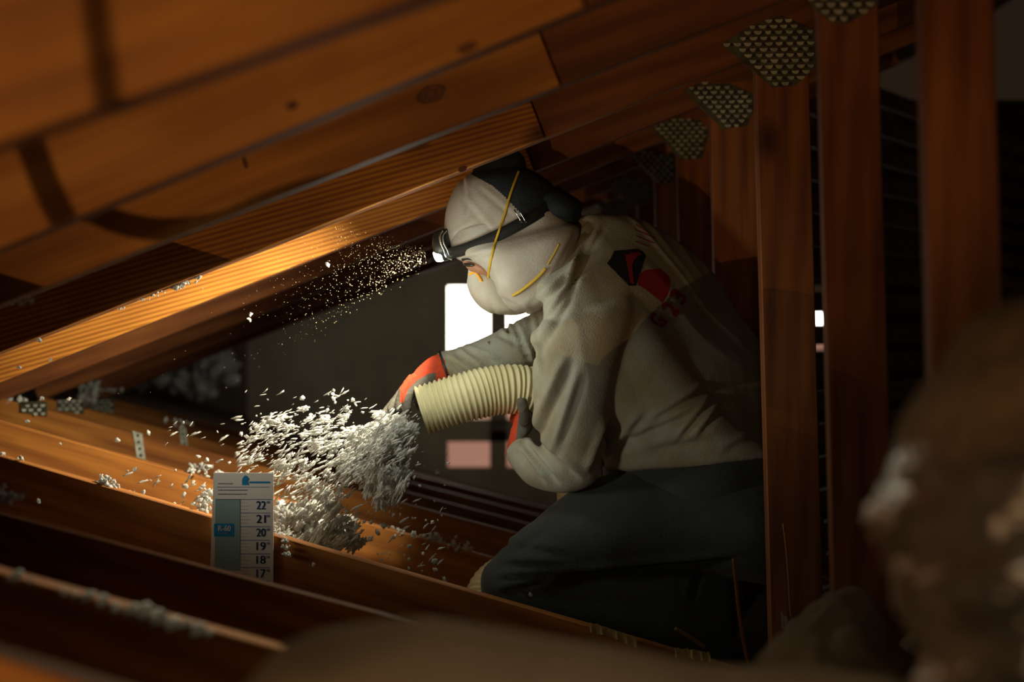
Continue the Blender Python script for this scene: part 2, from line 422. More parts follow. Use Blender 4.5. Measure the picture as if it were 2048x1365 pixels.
# knots in the nearest rafters
for k, kx, ky, rx, ry in [(1, 862, 188, 30, 17), (0, 584, 211, 13, 9), (1, 490, 325, 5, 12), (2, 925, 338, 10, 5), (0, 935, 95, 22, 9)]:
    t = [o for o in COL.objects if o.name.split('.')[0] == 'roof_truss'][k+1]
    V = []; Fc = []; fm = []; c = at(kx, ky, YK(k)-.019-.0165)
    for lay, (sc_, m_) in enumerate([(1.0, 0), (.72, 1), (.5, 0), (.28, 1)]):
        b0 = len(V)
        for i in range(28):
            a = 2*math.pi*i/28; j_ = 1+.13*noise.noise(Vector((math.cos(a)*1.6, math.sin(a)*1.6, kx+lay)))
            px_ = rx*sc_*j_*math.cos(a); py_ = ry*sc_*j_*math.sin(a)
            V.append(at(kx+px_*.93+py_*.3, ky-px_*.36+py_, YK(k)-.019-.0163-.0003*lay))
        Fc.append(tuple(range(b0, b0+28))); fm.append(m_)
    obj('wood_knot', V, Fc, ['knot', 'wood_dark'], t, False, fm)

# ------------------------------------------------------------------ setting
def quad_slab(name, pts, th, m, kind='structure', label=None):
    V = [Vector(p) for p in pts]; n = (V[1]-V[0]).cross(V[2]-V[0]).normalized()*th
    V += [v+n for v in V[:4]]
    o = obj(name, V, [(0, 1, 2, 3), (7, 6, 5, 4), (0, 4, 5, 1), (1, 5, 6, 2), (2, 6, 7, 3), (3, 7, 4, 0)], m, None, False)
    o['kind'] = kind
    return o
def zt(k, x): return TOPLINE[k](x)+.155
YB = 8.2
quad_slab('ceiling', [(-2.6, -1.7, zt(0, -2.6)+.02), (2.4, -1.7, zt(0, 2.4)+.02), (2.4, YB, zt(3, 2.4)+.08), (-2.6, YB, zt(3, -2.6)+.03)], .02, 'deck')
def zb(k, x): return BOTLINE[k](x)-.145
quad_slab('floor', [(-2.6, .4, zb(0, -2.6)-.06), (2.4, .4, zb(0, 2.4)-.06), (2.4, YB, zb(3, 2.4)-.10), (-2.6, YB, zb(3, -2.6)-.02)], -.015, 'drywall')
# back wall built round its opening
def wallpiece(parts):
    V = []; Fc = []
    for x0, y0, x1, y1 in parts:
        p = [at(x0, y1, YB-.3), at(x1, y1, YB-.3), at(x1, y0, YB-.3), at(x0, y0, YB-.3)]; b = len(V)
        V += p+[q+Vector((0, .06, 0)) for q in p]
        Fc += [tuple(b+i for i in f) for f in [(0, 1, 2, 3), (7, 6, 5, 4), (0, 4, 5, 1), (1, 5, 6, 2), (2, 6, 7, 3), (3, 7, 4, 0)]]
    return V, Fc
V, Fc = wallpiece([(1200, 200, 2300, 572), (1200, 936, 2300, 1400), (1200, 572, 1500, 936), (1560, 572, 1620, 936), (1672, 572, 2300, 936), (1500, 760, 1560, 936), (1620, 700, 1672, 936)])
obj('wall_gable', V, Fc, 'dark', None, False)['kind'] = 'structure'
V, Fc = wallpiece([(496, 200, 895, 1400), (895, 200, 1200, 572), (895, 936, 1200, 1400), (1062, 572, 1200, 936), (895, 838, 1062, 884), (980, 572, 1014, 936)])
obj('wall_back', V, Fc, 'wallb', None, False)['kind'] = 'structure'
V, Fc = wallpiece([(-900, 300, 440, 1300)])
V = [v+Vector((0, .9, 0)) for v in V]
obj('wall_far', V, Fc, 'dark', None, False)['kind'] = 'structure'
def pane(name, x0, y0, x1, y1, ysplit):
    Y = YB-.22
    def slab(a, b, c, d, nm, m, par=None):
        p = [at(a, d, Y), at(c, d, Y), at(c, b, Y), at(a, b, Y)]
        return obj(nm, p+[q+Vector((0, .008, 0)) for q in p], [(0, 1, 2, 3), (7, 6, 5, 4), (0, 4, 5, 1), (1, 5, 6, 2), (2, 6, 7, 3), (3, 7, 4, 0)], m, par, False)
    o = slab(x0, y0, x1, ysplit, name, 'pane'); o['kind'] = 'structure'
    if ysplit < y1: slab(x0, ysplit, x1, y1, 'lower_pane', 'pink', o)
pane('window_1', 885, 566, 1070, 940, 812)
pane('window_2', 1490, 566, 1568, 770, 722)
pane('window_3', 1612, 625, 1680, 710, 655)
# far side slope with spaced lath boards
V = []; Fc = []
for i in range(17):
    z0 = 1.95-i*.105; b = len(V)
    A = [Vector((.75, 4.6, z0-.035)), Vector((3.3, 8.6, z0-.035))]
    n = Vector((-.02, .012, 0)); h = Vector((0, 0, .062))
    for p in A:
        V += [p, p+h, p+h-n, p-n]
    Fc += [tuple(b+j for j in f) for f in [(0, 1, 5, 4), (1, 2, 6, 5), (2, 3, 7, 6), (3, 0, 4, 7), (0, 3, 2, 1), (4, 5, 6, 7)]]
obj('wall_right', V, Fc, 'lath', None, False)['kind'] = 'structure'

# ------------------------------------------------------------------ insulation pieces
def fluff(seed, detail=3, spike=.45, sc=(1, 1, 1)):
    bm = bmesh.new(); bmesh.ops.create_icosphere(bm, subdivisions=detail, radius=1)
    for v in bm.verts:
        p = v.co.copy(); q = p*1.6+Vector((seed*7.1, seed*3.3, 1))
        r = 1+spike*noise.noise(q)*1.3+spike*.9*noise.noise(q*2.7)+spike*.5*noise.noise(q*6)
        v.co = Vector((p.x*sc[0], p.y*sc[1], p.z*sc[2]))*max(r, .25)
    V = [v.co.copy() for v in bm.verts]; Fc = [tuple(v.index for v in f.verts) for f in bm.faces]; bm.free()
    return V, Fc
SHAPES = [fluff(i, 2, .75, (1.25, .6, .8)) for i in range(6)]
STREAK = [fluff(i+20, 2, .6, (2.6, .55, .5)) for i in range(6)]
FUZZ = [fluff(i+40, 4, .85, (1.7, .9, .8)) for i in range(4)]
def meshof(name, VF, m='flake'):
    me = bpy.data.meshes.new(name); me.from_pydata(VF[0], [], VF[1]); me.materials.append(M[m])
    me.polygons.foreach_set('use_smooth', [True]*len(me.polygons)); me.update(); return me
FM = [meshof('flake', s) for s in SHAPES]+[meshof('flake', s) for s in STREAK]
def flake(px, py, Y, spx, label, group, streak=False, ang=None, name='insulation_flake', cat='insulation flake'):
    me = random.choice(FM[6:] if streak else FM[:6])
    o = bpy.data.objects.new(name, me); COL.objects.link(o)
    o.location = at(px, py, Y); s = spx/2*Y/F
    o.scale = (s, s, s)
    o.rotation_euler = (random.uniform(-.5, .5), -ang if ang is not None else random.uniform(0, 6.28), random.uniform(-.5, .5))
    return tag(o, label, cat, group)
rnd = random.Random(5)
def gz(a, b): return rnd.uniform(a, b)
NF = 0
REG = [((490, 780, 700, 850, 40, 3, 11), 'small white insulation flake flying high in front of the dark wall, above the spray'),
       ((640, 785, 760, 830, 16, 3, 9), 'tiny white flake in the air just left of the gloved fingers'),
       ((470, 850, 640, 930, 34, 4, 12), 'white insulation flake flying just above the top of the measuring card'),
       ((330, 840, 480, 930, 18, 4, 12), 'white flake in the air over the joists left of the card top'),
       ((250, 930, 420, 1040, 40, 4, 12), 'white flake flying in front of the bright orange joist left of the card'),
       ((790, 900, 900, 1010, 28, 3, 12), 'small white flake in the dark gap right of the big flying lump'),
       ((700, 1010, 900, 1080, 46, 3, 13), 'white flake falling beneath the spray towards the joist before the knee'),
       ((740, 1085, 910, 1165, 34, 3, 12), 'white flake in front of the lit joist face left of the knee'),
       ((560, 990, 700, 1060, 30, 5, 15), 'white flake falling just right of the measuring card')]
for (x0, y0, x1, y1, cnt, smin, smax), lb in REG:
    for i in range(cnt):
        x = gz(x0, x1); y = gz(y0, y1)
        st = rnd.random() < .55
        flake(x, y, gz(3.28, 3.55), (smin+(smax-smin)*rnd.random()**1.8)*(.7 if st else 1), lb, 'flakes: '+lb[6:], st, math.radians(gz(10, 60)) if st else None)
        NF += 1
# dense core of the spray: nobody could count it
def cloud(name, regions, label, seed):
    r_ = random.Random(seed); V = []; Fc = []
    for (cx, cy, sx, sy, ncl, per, steep) in regions:
        for c_ in range(ncl):
            u = max(-1.7, min(1.7, r_.gauss(0, .8))); v = max(-1.7, min(1.7, r_.gauss(0, .8)))
            gx, gy = cx+u*sx, cy+v*sy; gY = 3.42+r_.gauss(0, .05)+(.1 if cy > 990 else 0); gs = r_.uniform(.6, 1.3)
            ang = steep if steep is not None else math.degrees(math.atan2(gy-800, max(60, 880-gx)))
            ang = math.radians(max(0, min(75, ang))+r_.gauss(0, 9))
            for i in range(int(per*gs*1.5)):
                l = r_.gauss(0, 15*gs); q = r_.gauss(0, 5*gs)
                x = gx-l*math.cos(ang)+q*math.sin(ang); y = gy+l*math.sin(ang)+q*math.cos(ang)
                if 415 < x < 550 and y > 930 and gY < 3.3: continue
                c = at(x, y, gY+r_.gauss(0, .012)); s = r_.choice([2.2, 2.8, 3.5, 4.2, 5.5, 7])*r_.uniform(.7, 1.2)/2*3.4/F
                vf = STREAK[r_.randrange(6)] if r_.random() < .85 else SHAPES[r_.randrange(6)]
                R = Matrix.Rotation(r_.gauss(0, .25), 3, 'Z') @ Matrix.Rotation(-(ang+r_.gauss(0, .16)), 3, 'Y') @ Matrix.Rotation(r_.uniform(0, 6), 3, 'X')
                o_ = len(V); V += [c+R @ (v_*s) for v_ in vf[0]]; Fc += [tuple(j+o_ for j in f) for f in vf[1]]
    for (cx, cy, sx, sy, n_, s0, s1, ang) in [(780, 874, 22, 20, 55, 11, 24, 40), (748, 898, 24, 16, 30, 11, 22, 42), (735, 935, 32, 12, 34, 12, 22, 38), (780, 962, 16, 18, 36, 12, 24, 70),
                                         (640, 1040, 60, 26, 40, 9, 24, 48), (670, 900, 60, 35, 12, 8, 17, 35), (600, 850, 60, 24, 8, 7, 14, 15), (600, 940, 50, 40, 12, 7, 15, 38), (650, 1085, 40, 12, 30, 12, 24, 50)]:
        for i in range(n_):
            c = at(cx+r_.gauss(0, sx*.8), cy+r_.gauss(0, sy*.8), 3.44+r_.gauss(0, .04)+(.12 if cy > 1000 else 0)); s = r_.uniform(s0, s1)/2*3.4/F
            vf = FUZZ[r_.randrange(4)]; a_ = math.radians(ang)+r_.gauss(0, .2)
            R = Matrix.Rotation(-a_, 3, 'Y') @ Matrix.Rotation(r_.uniform(0, 6), 3, 'X')
            o_ = len(V); V += [c+R @ (v_*s) for v_ in vf[0]]; Fc += [tuple(j+o_ for j in f) for f in vf[1]]
    o = obj(name, V, Fc, 'flake')
    return tag(o, label, 'blown insulation', kind='stuff')
cloud('blown_insulation_spray', [
    (780, 876, 22, 22, 40, 22, 40), (748, 896, 26, 20, 32, 20, 42), (805, 895, 12, 16, 14, 18, 55),
    (735, 935, 32, 14, 30, 20, 40), (778, 960, 20, 18, 30, 22, 68),
    (690, 890, 45, 35, 22, 5, None), (640, 862, 50, 26, 12, 4, 18), (590, 900, 55, 40, 14, 4, 30), (540, 930, 34, 26, 18, 6, 30), (530, 870, 34, 26, 12, 5, 25), (505, 895, 22, 22, 8, 4, 30), (580, 860, 40, 22, 14, 5, 22),
    (660, 950, 55, 35, 28, 6, 42), (640, 1010, 50, 32, 26, 7, 48), (600, 970, 40, 40, 16, 5, 42), (610, 835, 64, 14, 12, 4, 10), (630, 1080, 45, 14, 24, 12, 50)],
    'dense white spray of blown insulation bursting from the hose mouth towards the joists', 3)
# heaps that have landed
def heap(pts, label, name='insulation_clump', spread=(10, 6), n=14, s=(7, 13), seed=1, m='flake', dY=.015):
    r_ = random.Random(seed); V = []; Fc = []
    for (px, py, Y) in pts:
        for i in range(n):
            c = at(px+r_.gauss(0, spread[0]), py-abs(r_.gauss(0, spread[1])), Y+r_.gauss(0, dY)); ss = r_.uniform(*s)/2*Y/F
            vf = SHAPES[r_.randrange(6)]; R = Euler((r_.uniform(0, 6), r_.uniform(0, 6), r_.uniform(0, 6))).to_matrix()
            o_ = len(V); V += [c+R @ (v*ss) for v in vf[0]]; Fc += [tuple(j+o_ for j in f) for f in vf[1]]
    o = obj(name, V, Fc, m)
    return tag(o, label, 'insulation clump')
Y2, Y3, Y4, Y5 = YK(2), YK(3), YK(4), YK(5)
heap([(600, 1075, 3.60), (640, 1086, 3.62), (575, 1055, 3.58), (620, 1060, 3.6)], 'wide drift of white insulation landing behind the joist right of the card', n=60, spread=(22, 22), s=(10, 20), seed=2, dY=.03)
heap([(556, 1090, 3.23), (552, 1060, 3.25), (560, 1040, 3.26)], 'white fluffy clump stuck to the right edge of the measuring card', n=26, spread=(7, 16), s=(6, 12), seed=3)
heap([(571, 1085, Y2-.03), (573, 1098, Y2-.03), (575, 1112, Y2-.03)], 'thin strand of white fluff hanging on the joist face right of the card', n=9, spread=(3, 3), s=(4, 8), seed=4, dY=.004)
heap([(408, 1020, 3.26), (412, 1008, 3.28), (404, 1030, 3.24), (415, 990, 3.3)], 'white fluffy clump against the left edge of the measuring card', n=20, spread=(7, 8), s=(6, 12), seed=5)
heap([(215, 974, Y2), (202, 968, Y2), (228, 978, Y2)], 'small white clump on the joist top, halfway between frame edge and card', n=16, spread=(6, 7), s=(4, 10), seed=6, dY=.008)
heap([(8, 913, Y2), (40, 925, Y2)], 'white fluff on the joist top at the left frame edge', n=9, spread=(6, 4), s=(4, 8), seed=7, dY=.008)
heap([(872, 1090, Y3), (900, 1098, Y3), (930, 1106, Y3), (855, 1082, Y3)], 'white fluffy clump on the joist just left of the knee', n=20, spread=(9, 9), s=(4, 11), seed=8, dY=.01)
heap([(790, 1070, Y3), (800, 1074, Y3)], 'small white clump on the joist below the big flying lump', n=14, spread=(8, 6), s=(5, 10), seed=9, dY=.01)
heap([(390, 945, Y3), (430, 955, Y3), (395, 938, Y3+.2)], 'white fluff on the orange joist behind the top of the card', n=12, spread=(14, 6), s=(4, 10), seed=10, dY=.01)
heap([(370, 568, Y2-.0), (350, 577, Y2), (395, 556, Y2)], 'white clump clinging under the lit rafter at mid left', n=12, spread=(8, 4), s=(4, 9), seed=11, dY=.008)
heap([(300, 592, Y2), (280, 600, Y2), (235, 618, Y2), (320, 585, Y2)], 'thin row of white fluff along the lower edge of the lit rafter', n=7, spread=(10, 2), s=(3, 6), seed=12, dY=.006)
heap([(40, 608, 2.55), (62, 605, 2.55)], 'white wisp stuck on the dark rafter at far left', n=7, spread=(9, 3), s=(4, 8), seed=13, dY=.004)
heap([(402, 582, Y3-.03), (402, 592, Y3-.03)], 'tiny white tuft hanging on the orange rafter face', n=6, spread=(2, 4), s=(3, 6), seed=14, dY=.003)
heap([(500, 640, 3.6), (501, 632, 3.6)], 'single white tuft falling below the orange rafter', n=5, spread=(1.5, 4), s=(3, 6), seed=15, dY=.003)
heap([(175, 805, YK(6)-.1), (180, 790, YK(6)-.1), (168, 798, YK(6)-.1)], 'round greyish clump in the eave corner at left', n=18, spread=(9, 11), s=(10, 20), seed=16, dY=.02)
heap([(40, 803, Y4), (30, 808, Y4)], 'grey fluff wedged where rafter and joist meet at left', n=8, spread=(10, 4), s=(6, 12), seed=17, dY=.01)
heap([(215, 782, YK(6)), (235, 783, YK(6))], 'pale strip of fluff just right of the round clump', n=6, spread=(9, 2), s=(5, 9), seed=18, dY=.01)
heap([(350, 775, 7.6), (390, 790, 7.6), (440, 735, 7.6), (300, 770, 7.6), (425, 760, 7.6)], 'blurred drift of old insulation in the far dark eave', n=22, spread=(24, 12), s=(18, 36), seed=19, dY=.05)
heap([(368, 852, Y5), (355, 845, Y5)], 'grey fluff on top of the farther metal strap', n=7, spread=(8, 4), s=(5, 9), seed=20, dY=.01)
heap([(5, 1006, 2.62), (18, 1000, 2.62), (0, 992, 2.62)], 'grey white clump on the near joist at the left frame edge', n=14, spread=(9, 7), s=(8, 16), seed=21, dY=.01)
# flakes along the nearest rail
for i, (x, sz) in enumerate([(30, 26), (60, 14), (150, 14), (178, 24), (205, 26), (232, 20), (262, 26), (290, 30), (318, 28), (345, 26), (368, 24), (395, 26), (128, 14), (420, 16)]):
    y = BOTS[0][0]+BOTS[0][1]*x+gz(2, 14)
    flake(x, y-6+gz(-5, 5), YK(0)-.026+gz(-.006, .006), sz*1.0, 'blurred white flake lying on the nearest dark rail at lower left', 'flakes on the nearest rail', False, math.radians(gz(10, 30)))
for x, y in [(120, 888), (55, 843), (235, 880), (297, 866), (79, 680), (100, 720), (84, 797), (138, 798), (38, 735), (655, 530), (508, 480), (270, 940), (78, 1003), (95, 1140), (627, 1130), (1062, 1190)]:
    flake(x, y, 3.55 if y < 900 and x > 110 else 3.1, gz(5, 9), 'lone white flake drifting well away from the main spray', 'lone drifting flakes')
heap([(310, 578, 3.5)], 'x') if False else None

# dust sparkling in front of the headlamp
r_ = random.Random(9); V = []; Fc = []
for i in range(1300):
    t = abs(r_.gauss(0, .55)); 
    x = 858-t*330+r_.gauss(0, 12); y = 512+t*r_.uniform(-120, 230)+r_.gauss(0, 9)
    if x > 852 or y < 300: continue
    c = at(x, y, 3.36+r_.gauss(0, .09*max(t, .3))); s = r_.choice([.00045, .0005, .0006, .0006, .0009])
    b = len(V); V += [c+Vector(v)*s for v in ((1, 0, 0), (-1, 0, 0), (0, 1, 0), (0, -1, 0), (0, 0, 1), (0, 0, -1))]
    Fc += [tuple(b+j for j in f) for f in ((0, 2, 4), (2, 1, 4), (1, 3, 4), (3, 0, 4), (2, 0, 5), (1, 2, 5), (3, 1, 5), (0, 3, 5))]
tag(obj('airborne_dust', V, Fc, 'dust'), 'fine golden dust sparkling in the beam in front of the headlamp', 'dust', kind='stuff')

# ------------------------------------------------------------------ measuring card
cY = Y2-.019-.009
card = empty('depth_marker_card', at(484, 1240, cY), 'white cardboard insulation depth ruler with blue numbers standing on the joist', 'depth ruler')
def cpt(u, v, dy=0):     # card coordinates in photo pixels
    return at(u, v, cY-dy)
P = [(427, 946), (547, 947), (546, 1240), (417, 1240)]
pts = [cpt(*p) for p in P]
obj('card_panel', pts+[p+Vector((0, .003, 0)) for p in pts], [(0, 1, 2, 3), (7, 6, 5, 4), (0, 4, 5, 1), (1, 5, 6, 2), (2, 6, 7, 3), (3, 7, 4, 0)], 'card', card, False)
def polys_mesh(polys, name, m, parent, dy=.0008, proj_fn=None):
    V = []; Fc = []
    for pl in polys:
        b = len(V); V += [(proj_fn or (lambda x, y: cpt(x, y, dy)))(x, y) for x, y in pl]; Fc.append(tuple(range(b, b+len(pl))))
    return obj(name, V, Fc, m, parent, False)
def rect(x0, y0, x1, y1): return [(x0, y0), (x1, y0), (x1, y1), (x0, y1)]
polys_mesh([[(431, 999), (480, 999), (480, 1142), (429, 1142)]], 'color_band', 'teal', card)
lines = [rect(434, 974.5, 539, 975.5), rect(432, 999, 542, 1000.2)]
for i in range(1, 7): lines.append(rect(480, 999+27.3*i, 540, 1000.1+27.3*i))
polys_mesh(lines, 'ruled_lines', 'blue', card)
ticks = []
for i in range(6):
    for j in range(1, 4):
        ticks.append(rect(481, 999+27.3*i+6.8*j, 500 if j == 2 else 494, 999.5+27.3*i+6.8*j))
polys_mesh(ticks, 'tick_marks', 'greyp', card)
logo = [[(484, 971), (484, 960), (487, 954), (491, 951.5), (495, 955), (498, 959), (494.5, 964), (497.5, 971)], rect(498, 963.5, 539, 967.5)]
polys_mesh(logo, 'printed_logo', 'cyan', card)
sm = []
for row, (x0, x1, y) in enumerate([(436, 464, 967), (436, 494, 980), (436, 490, 988)]):
    x = x0
    while x < x1:
        wd = rnd.uniform(2, 6); sm.append(rect(x, y, x+wd, y+2.2)); x += wd+1.3
polys_mesh(sm, 'fine_print', 'greyp', card)
polys_mesh([rect(428, 1048, 468, 1074)], 'r_value_box', 'cyan', card, .0012)
def textmesh(txt):
    cu = bpy.data.curves.new('t', 'FONT'); cu.body = txt; cu.resolution_u = 3
    o = bpy.data.objects.new('t', cu); COL.objects.link(o)
    dg = bpy.context.evaluated_depsgraph_get(); me = bpy.data.meshes.new_from_object(o.evaluated_get(dg))
    V = [(v.co.x, v.co.y) for v in me.vertices]; Fc = [tuple(p.vertices) for p in me.polygons]
    bpy.data.objects.remove(o); bpy.data.curves.remove(cu); bpy.data.meshes.remove(me)
    return V, Fc
def put_text(txt, x, y, h, wd, name, m, parent, fn, rot=0, bold=.0):
    V, Fc = textmesh(txt)
    x0 = min(v[0] for v in V); x1 = max(v[0] for v in V); y0 = min(v[1] for v in V); y1 = max(v[1] for v in V)
    cr, sr = math.cos(rot), math.sin(rot); out = []
    for ox in ([0] if not bold else [0, bold]):
        for a, b in V:
            u = (a-x0)/(x1-x0)*wd+ox; v = -(b-y0)/(y1-y0)*h
            out.append(fn(x+u*cr-v*sr, y+u*sr+v*cr))
    n = len(V); FF = list(Fc)+([tuple(i+n for i in f) for f in Fc] if bold else [])
    return obj(name, out, FF, m, parent, False)
for i, num in enumerate(['22', '21', '20', '19', '18', '17']):
    yb_ = 1019.5+27.3*i
    put_text(num, 512.5, yb_, 16.5, 18, 'printed_number', 'blue', card, lambda a, b: cpt(a, b, .0008), bold=.7)
    polys_mesh([rect(533.5, yb_-16.5, 535, yb_-11.5), rect(537, yb_-16.5, 538.5, yb_-11.5)], 'inch_mark', 'blue', card)
put_text('R-60', 436, 1063, 11.5, 25, 'r_value_text', 'card', card, lambda a, b: cpt(a, b, .0018), bold=.8)
polys_mesh([rect(440, 1066.5, 456, 1068.3)], 'r_value_subtext', 'greyp', card, .0018)

# ------------------------------------------------------------------ hose
hp = [(843, 822, 3.44), (880, 810, 3.44), (930, 795, 3.44), (980, 783, 3.45), (1030, 779, 3.46), (1075, 790, 3.48), (1115, 830, 3.56), (1140, 890, 3.66),
      (1160, 980, 3.72), (1150, 1060, 3.73), (1100, 1120, 3.73), (1030, 1148, 3.70), (985, 1180, 3.66), (968, 1235, 3.62)]
P = [Vector(p) for p in crom([tuple(at(*p)) for p in hp], 60)]
# resample evenly
cum = [0]
for i in range(1, len(P)): cum.append(cum[-1]+(P[i]-P[i-1]).length)
step = .0107/8; n_ = int(cum[-1]/step); Q = []; j = 0
for i in range(n_):
    s_ = i*step
    while cum[j+1] < s_: j += 1
    Q.append(P[j].lerp(P[j+1], (s_-cum[j])/(cum[j+1]-cum[j])))
V = []; Fc = []; fm = []; NS = 40; R0 = .0525
side = None; rings = 0
def hring(c, t, r):
    global side
    if side is None: side = Vector((0, 1, 0))
    s = (side-t*side.dot(t)).normalized(); side = s; u = t.cross(s)
    return [c+s*math.cos(2*math.pi*k/NS)*r+u*math.sin(2*math.pi*k/NS)*r for k in range(NS)]
idx = []
T = [(Q[min(i+6, len(Q)-1)]-Q[max(i-6, 0)]).normalized() for i in range(len(Q))]
# inner wall at the mouth first
for i in range(90, -1, -4):
    V += hring(Q[i], T[i], R0-.007); rings += 1; fm += [1]*NS
for i in range(len(Q)):
    ph = (i % 8)/8.0
    r = R0+(.0024*(math.sin(2*math.pi*ph)) if True else 0)
    if ph in (.625, .75): r -= .001
    V += hring(Q[i], T[i], r); rings += 1; fm += [0]*NS
fm = fm[:-NS]
for r in range(rings-1):
    for k in range(NS): Fc.append((r*NS+k, r*NS+(k+1) % NS, (r+1)*NS+(k+1) % NS, (r+1)*NS+k))
tag(obj('insulation_hose', V, Fc, ['hose', 'hosein'], None, True, fm), 'thick cream ribbed blower hose held by the worker, curling down behind the knee', 'hose')

# ------------------------------------------------------------------ the worker
person = empty('person', at(1300, 1235, 3.5), 'crouching worker in grey sweatshirt, white head cloth, mask and headlamp, aiming a ribbed hose', 'person')
torso_s = [(1206, 985, 1566, 960, 3.50, .165, .03), (1200, 930, 1562, 908, 3.50, .165, .06), (1185, 860, 1545, 830, 3.51, .165, .12), (1150, 760, 1533, 715, 3.52, .155, .17), (1115, 680, 1470, 625, 3.53, .15, .19),
           (1088, 620, 1425, 548, 3.53, .145, .19), (1075, 575, 1375, 500, 3.53, .135, .17), (1095, 530, 1315, 455, 3.53, .10, .11), (1120, 497, 1255, 434, 3.52, .075, .05), (1130, 472, 1200, 428, 3.51, .055, 0)]
side_s = [(1200, 930, 1558, 908, 3.45, .12, .0), (1180, 870, 1480, 850, 3.42, .115, 0), (1150, 780, 1405, 770, 3.41, .11, 0), (1115, 690, 1345, 690, 3.40, .105, 0),
          (1090, 620, 1285, 600, 3.42, .095, 0), (1100, 570, 1245, 530, 3.45, .08, 0), (1125, 510, 1205, 465, 3.47, .06, 0)]
nearU = [(1118, 628, 1262, 580, 3.39, .06), (1078, 655, 1262, 640, 3.33, .082), (1068, 720, 1240, 725, 3.315, .08), (1068, 790, 1220, 808, 3.31, .075), (1072, 850, 1214, 885, 3.31, .072),
         (1084, 880, 1190, 962, 3.33, .066), (1078, 885, 1130, 985, 3.36, .060), (1062, 880, 1062, 974, 3.39, .055), (1050, 878, 1026, 935, 3.41, .046), (1046, 872, 1012, 908, 3.42, .040)]
farU = [(1150, 560, 1150, 720, 3.62, .075), (1100, 600, 1115, 730, 3.60, .07), (1055, 632, 1065, 738, 3.585, .06), (1000, 660, 1012, 752, 3.57, .052), (950, 682, 965, 762, 3.555, .046), (905, 698, 925, 768, 3.545, .042), (879, 703, 903, 775, 3.54, .040)]
thigh = [(1560, 940, 1572, 1180, 3.50, .19), (1470, 925, 1500, 1165, 3.48, .185), (1360, 930, 1400, 1150, 3.44, .12), (1260, 940, 1310, 1150, 3.42, .10), (1170, 968, 1225, 1155, 3.41, .09), (1104, 1012, 1150, 1170, 3.41, .08), (1036, 1068, 1090, 1205, 3.41, .072), (980, 1128, 1040, 1228, 3.41, .060)]
thigh2 = [(1540, 950, 1550, 1180, 3.58, .12), (1400, 950, 1430, 1150, 3.62, .09), (1260, 970, 1300, 1150, 3.66, .085), (1160, 1020, 1200, 1170, 3.67, .08), (1090, 1080, 1130, 1210, 3.67, .07)]
calf = [(995, 1125, 1000, 1240, 3.41, .055), (1050, 1130, 1050, 1268, 3.41, .065), (1150, 1135, 1150, 1300, 3.42, .07), (1260, 1128, 1260, 1322, 3.42, .068), (1370, 1130, 1370, 1335, 3.42, .06), (1460, 1150, 1455, 1345, 3.43, .052)]
calf2 = [(1080, 1150, 1080, 1260, 3.66, .06), (1200, 1150, 1200, 1290, 3.66, .06), (1380, 1170, 1380, 1330, 3.66, .055), (1470, 1180, 1470, 1350, 3.66, .05)]
foot = [(1455, 1210, 1450, 1345, 3.43, .05), (1500, 1190, 1490, 1362, 3.43, .052), (1545, 1180, 1530, 1375, 3.43, .05), (1572, 1230, 1560, 1385, 3.43, .04)]
foot2 = [(x1+15, y1+10, x2+15, y2+8, 3.66, d) for x1, y1, x2, y2, _, d in foot]
head_s = [(990, 352, 1040, 345, 3.48, .04), (935, 390, 1085, 365, 3.48, .078), (912, 440, 1100, 415, 3.48, .092), (915, 490, 1108, 465, 3.48, .093), (928, 530, 1105, 510, 3.48, .088), (950, 565, 1095, 550, 3.48, .078), (975, 600, 1060, 590, 3.48, .06)]
neck_s = [(1040, 560, 1100, 470, 3.48, .06), (1090, 560, 1150, 490, 3.49, .055), (1130, 560, 1180, 500, 3.5, .05)]
nose_s = [(932, 528, 950, 518, 3.48, .010), (938, 546, 955, 540, 3.48, .014), (945, 562, 960, 558, 3.48, .014)]
hand1 = [(879, 712, 900, 765, 3.53, .024), (850, 726, 872, 772, 3.525, .028), (826, 752, 850, 790, 3.52, .030), (812, 780, 836, 802, 3.52, .028)]
hand2 = [(1014, 905, 1040, 872, 3.42, .024), (1020, 872, 1050, 850, 3.44, .026), (1026, 845, 1056, 832, 3.46, .028)]
body = merge([loft(s, 24, 5, (.4, .4), .74) for s in (torso_s, nearU, farU, thigh, thigh2, calf, calf2)]+[loft(s, 24, 5, (.4, .4), .86) for s in (head_s, neck_s, hand1, hand2)]+[loft(nose_s, 16, 4, (.5, .5), 1.0)])
b = obj('body', body[0], body[1], 'skin', person)
rm = b.modifiers.new('remesh', 'REMESH'); rm.mode = 'VOXEL'; rm.voxel_size = .008
sm_ = b.modifiers.new('smooth', 'SMOOTH'); sm_.iterations = 6; sm_.factor = .5

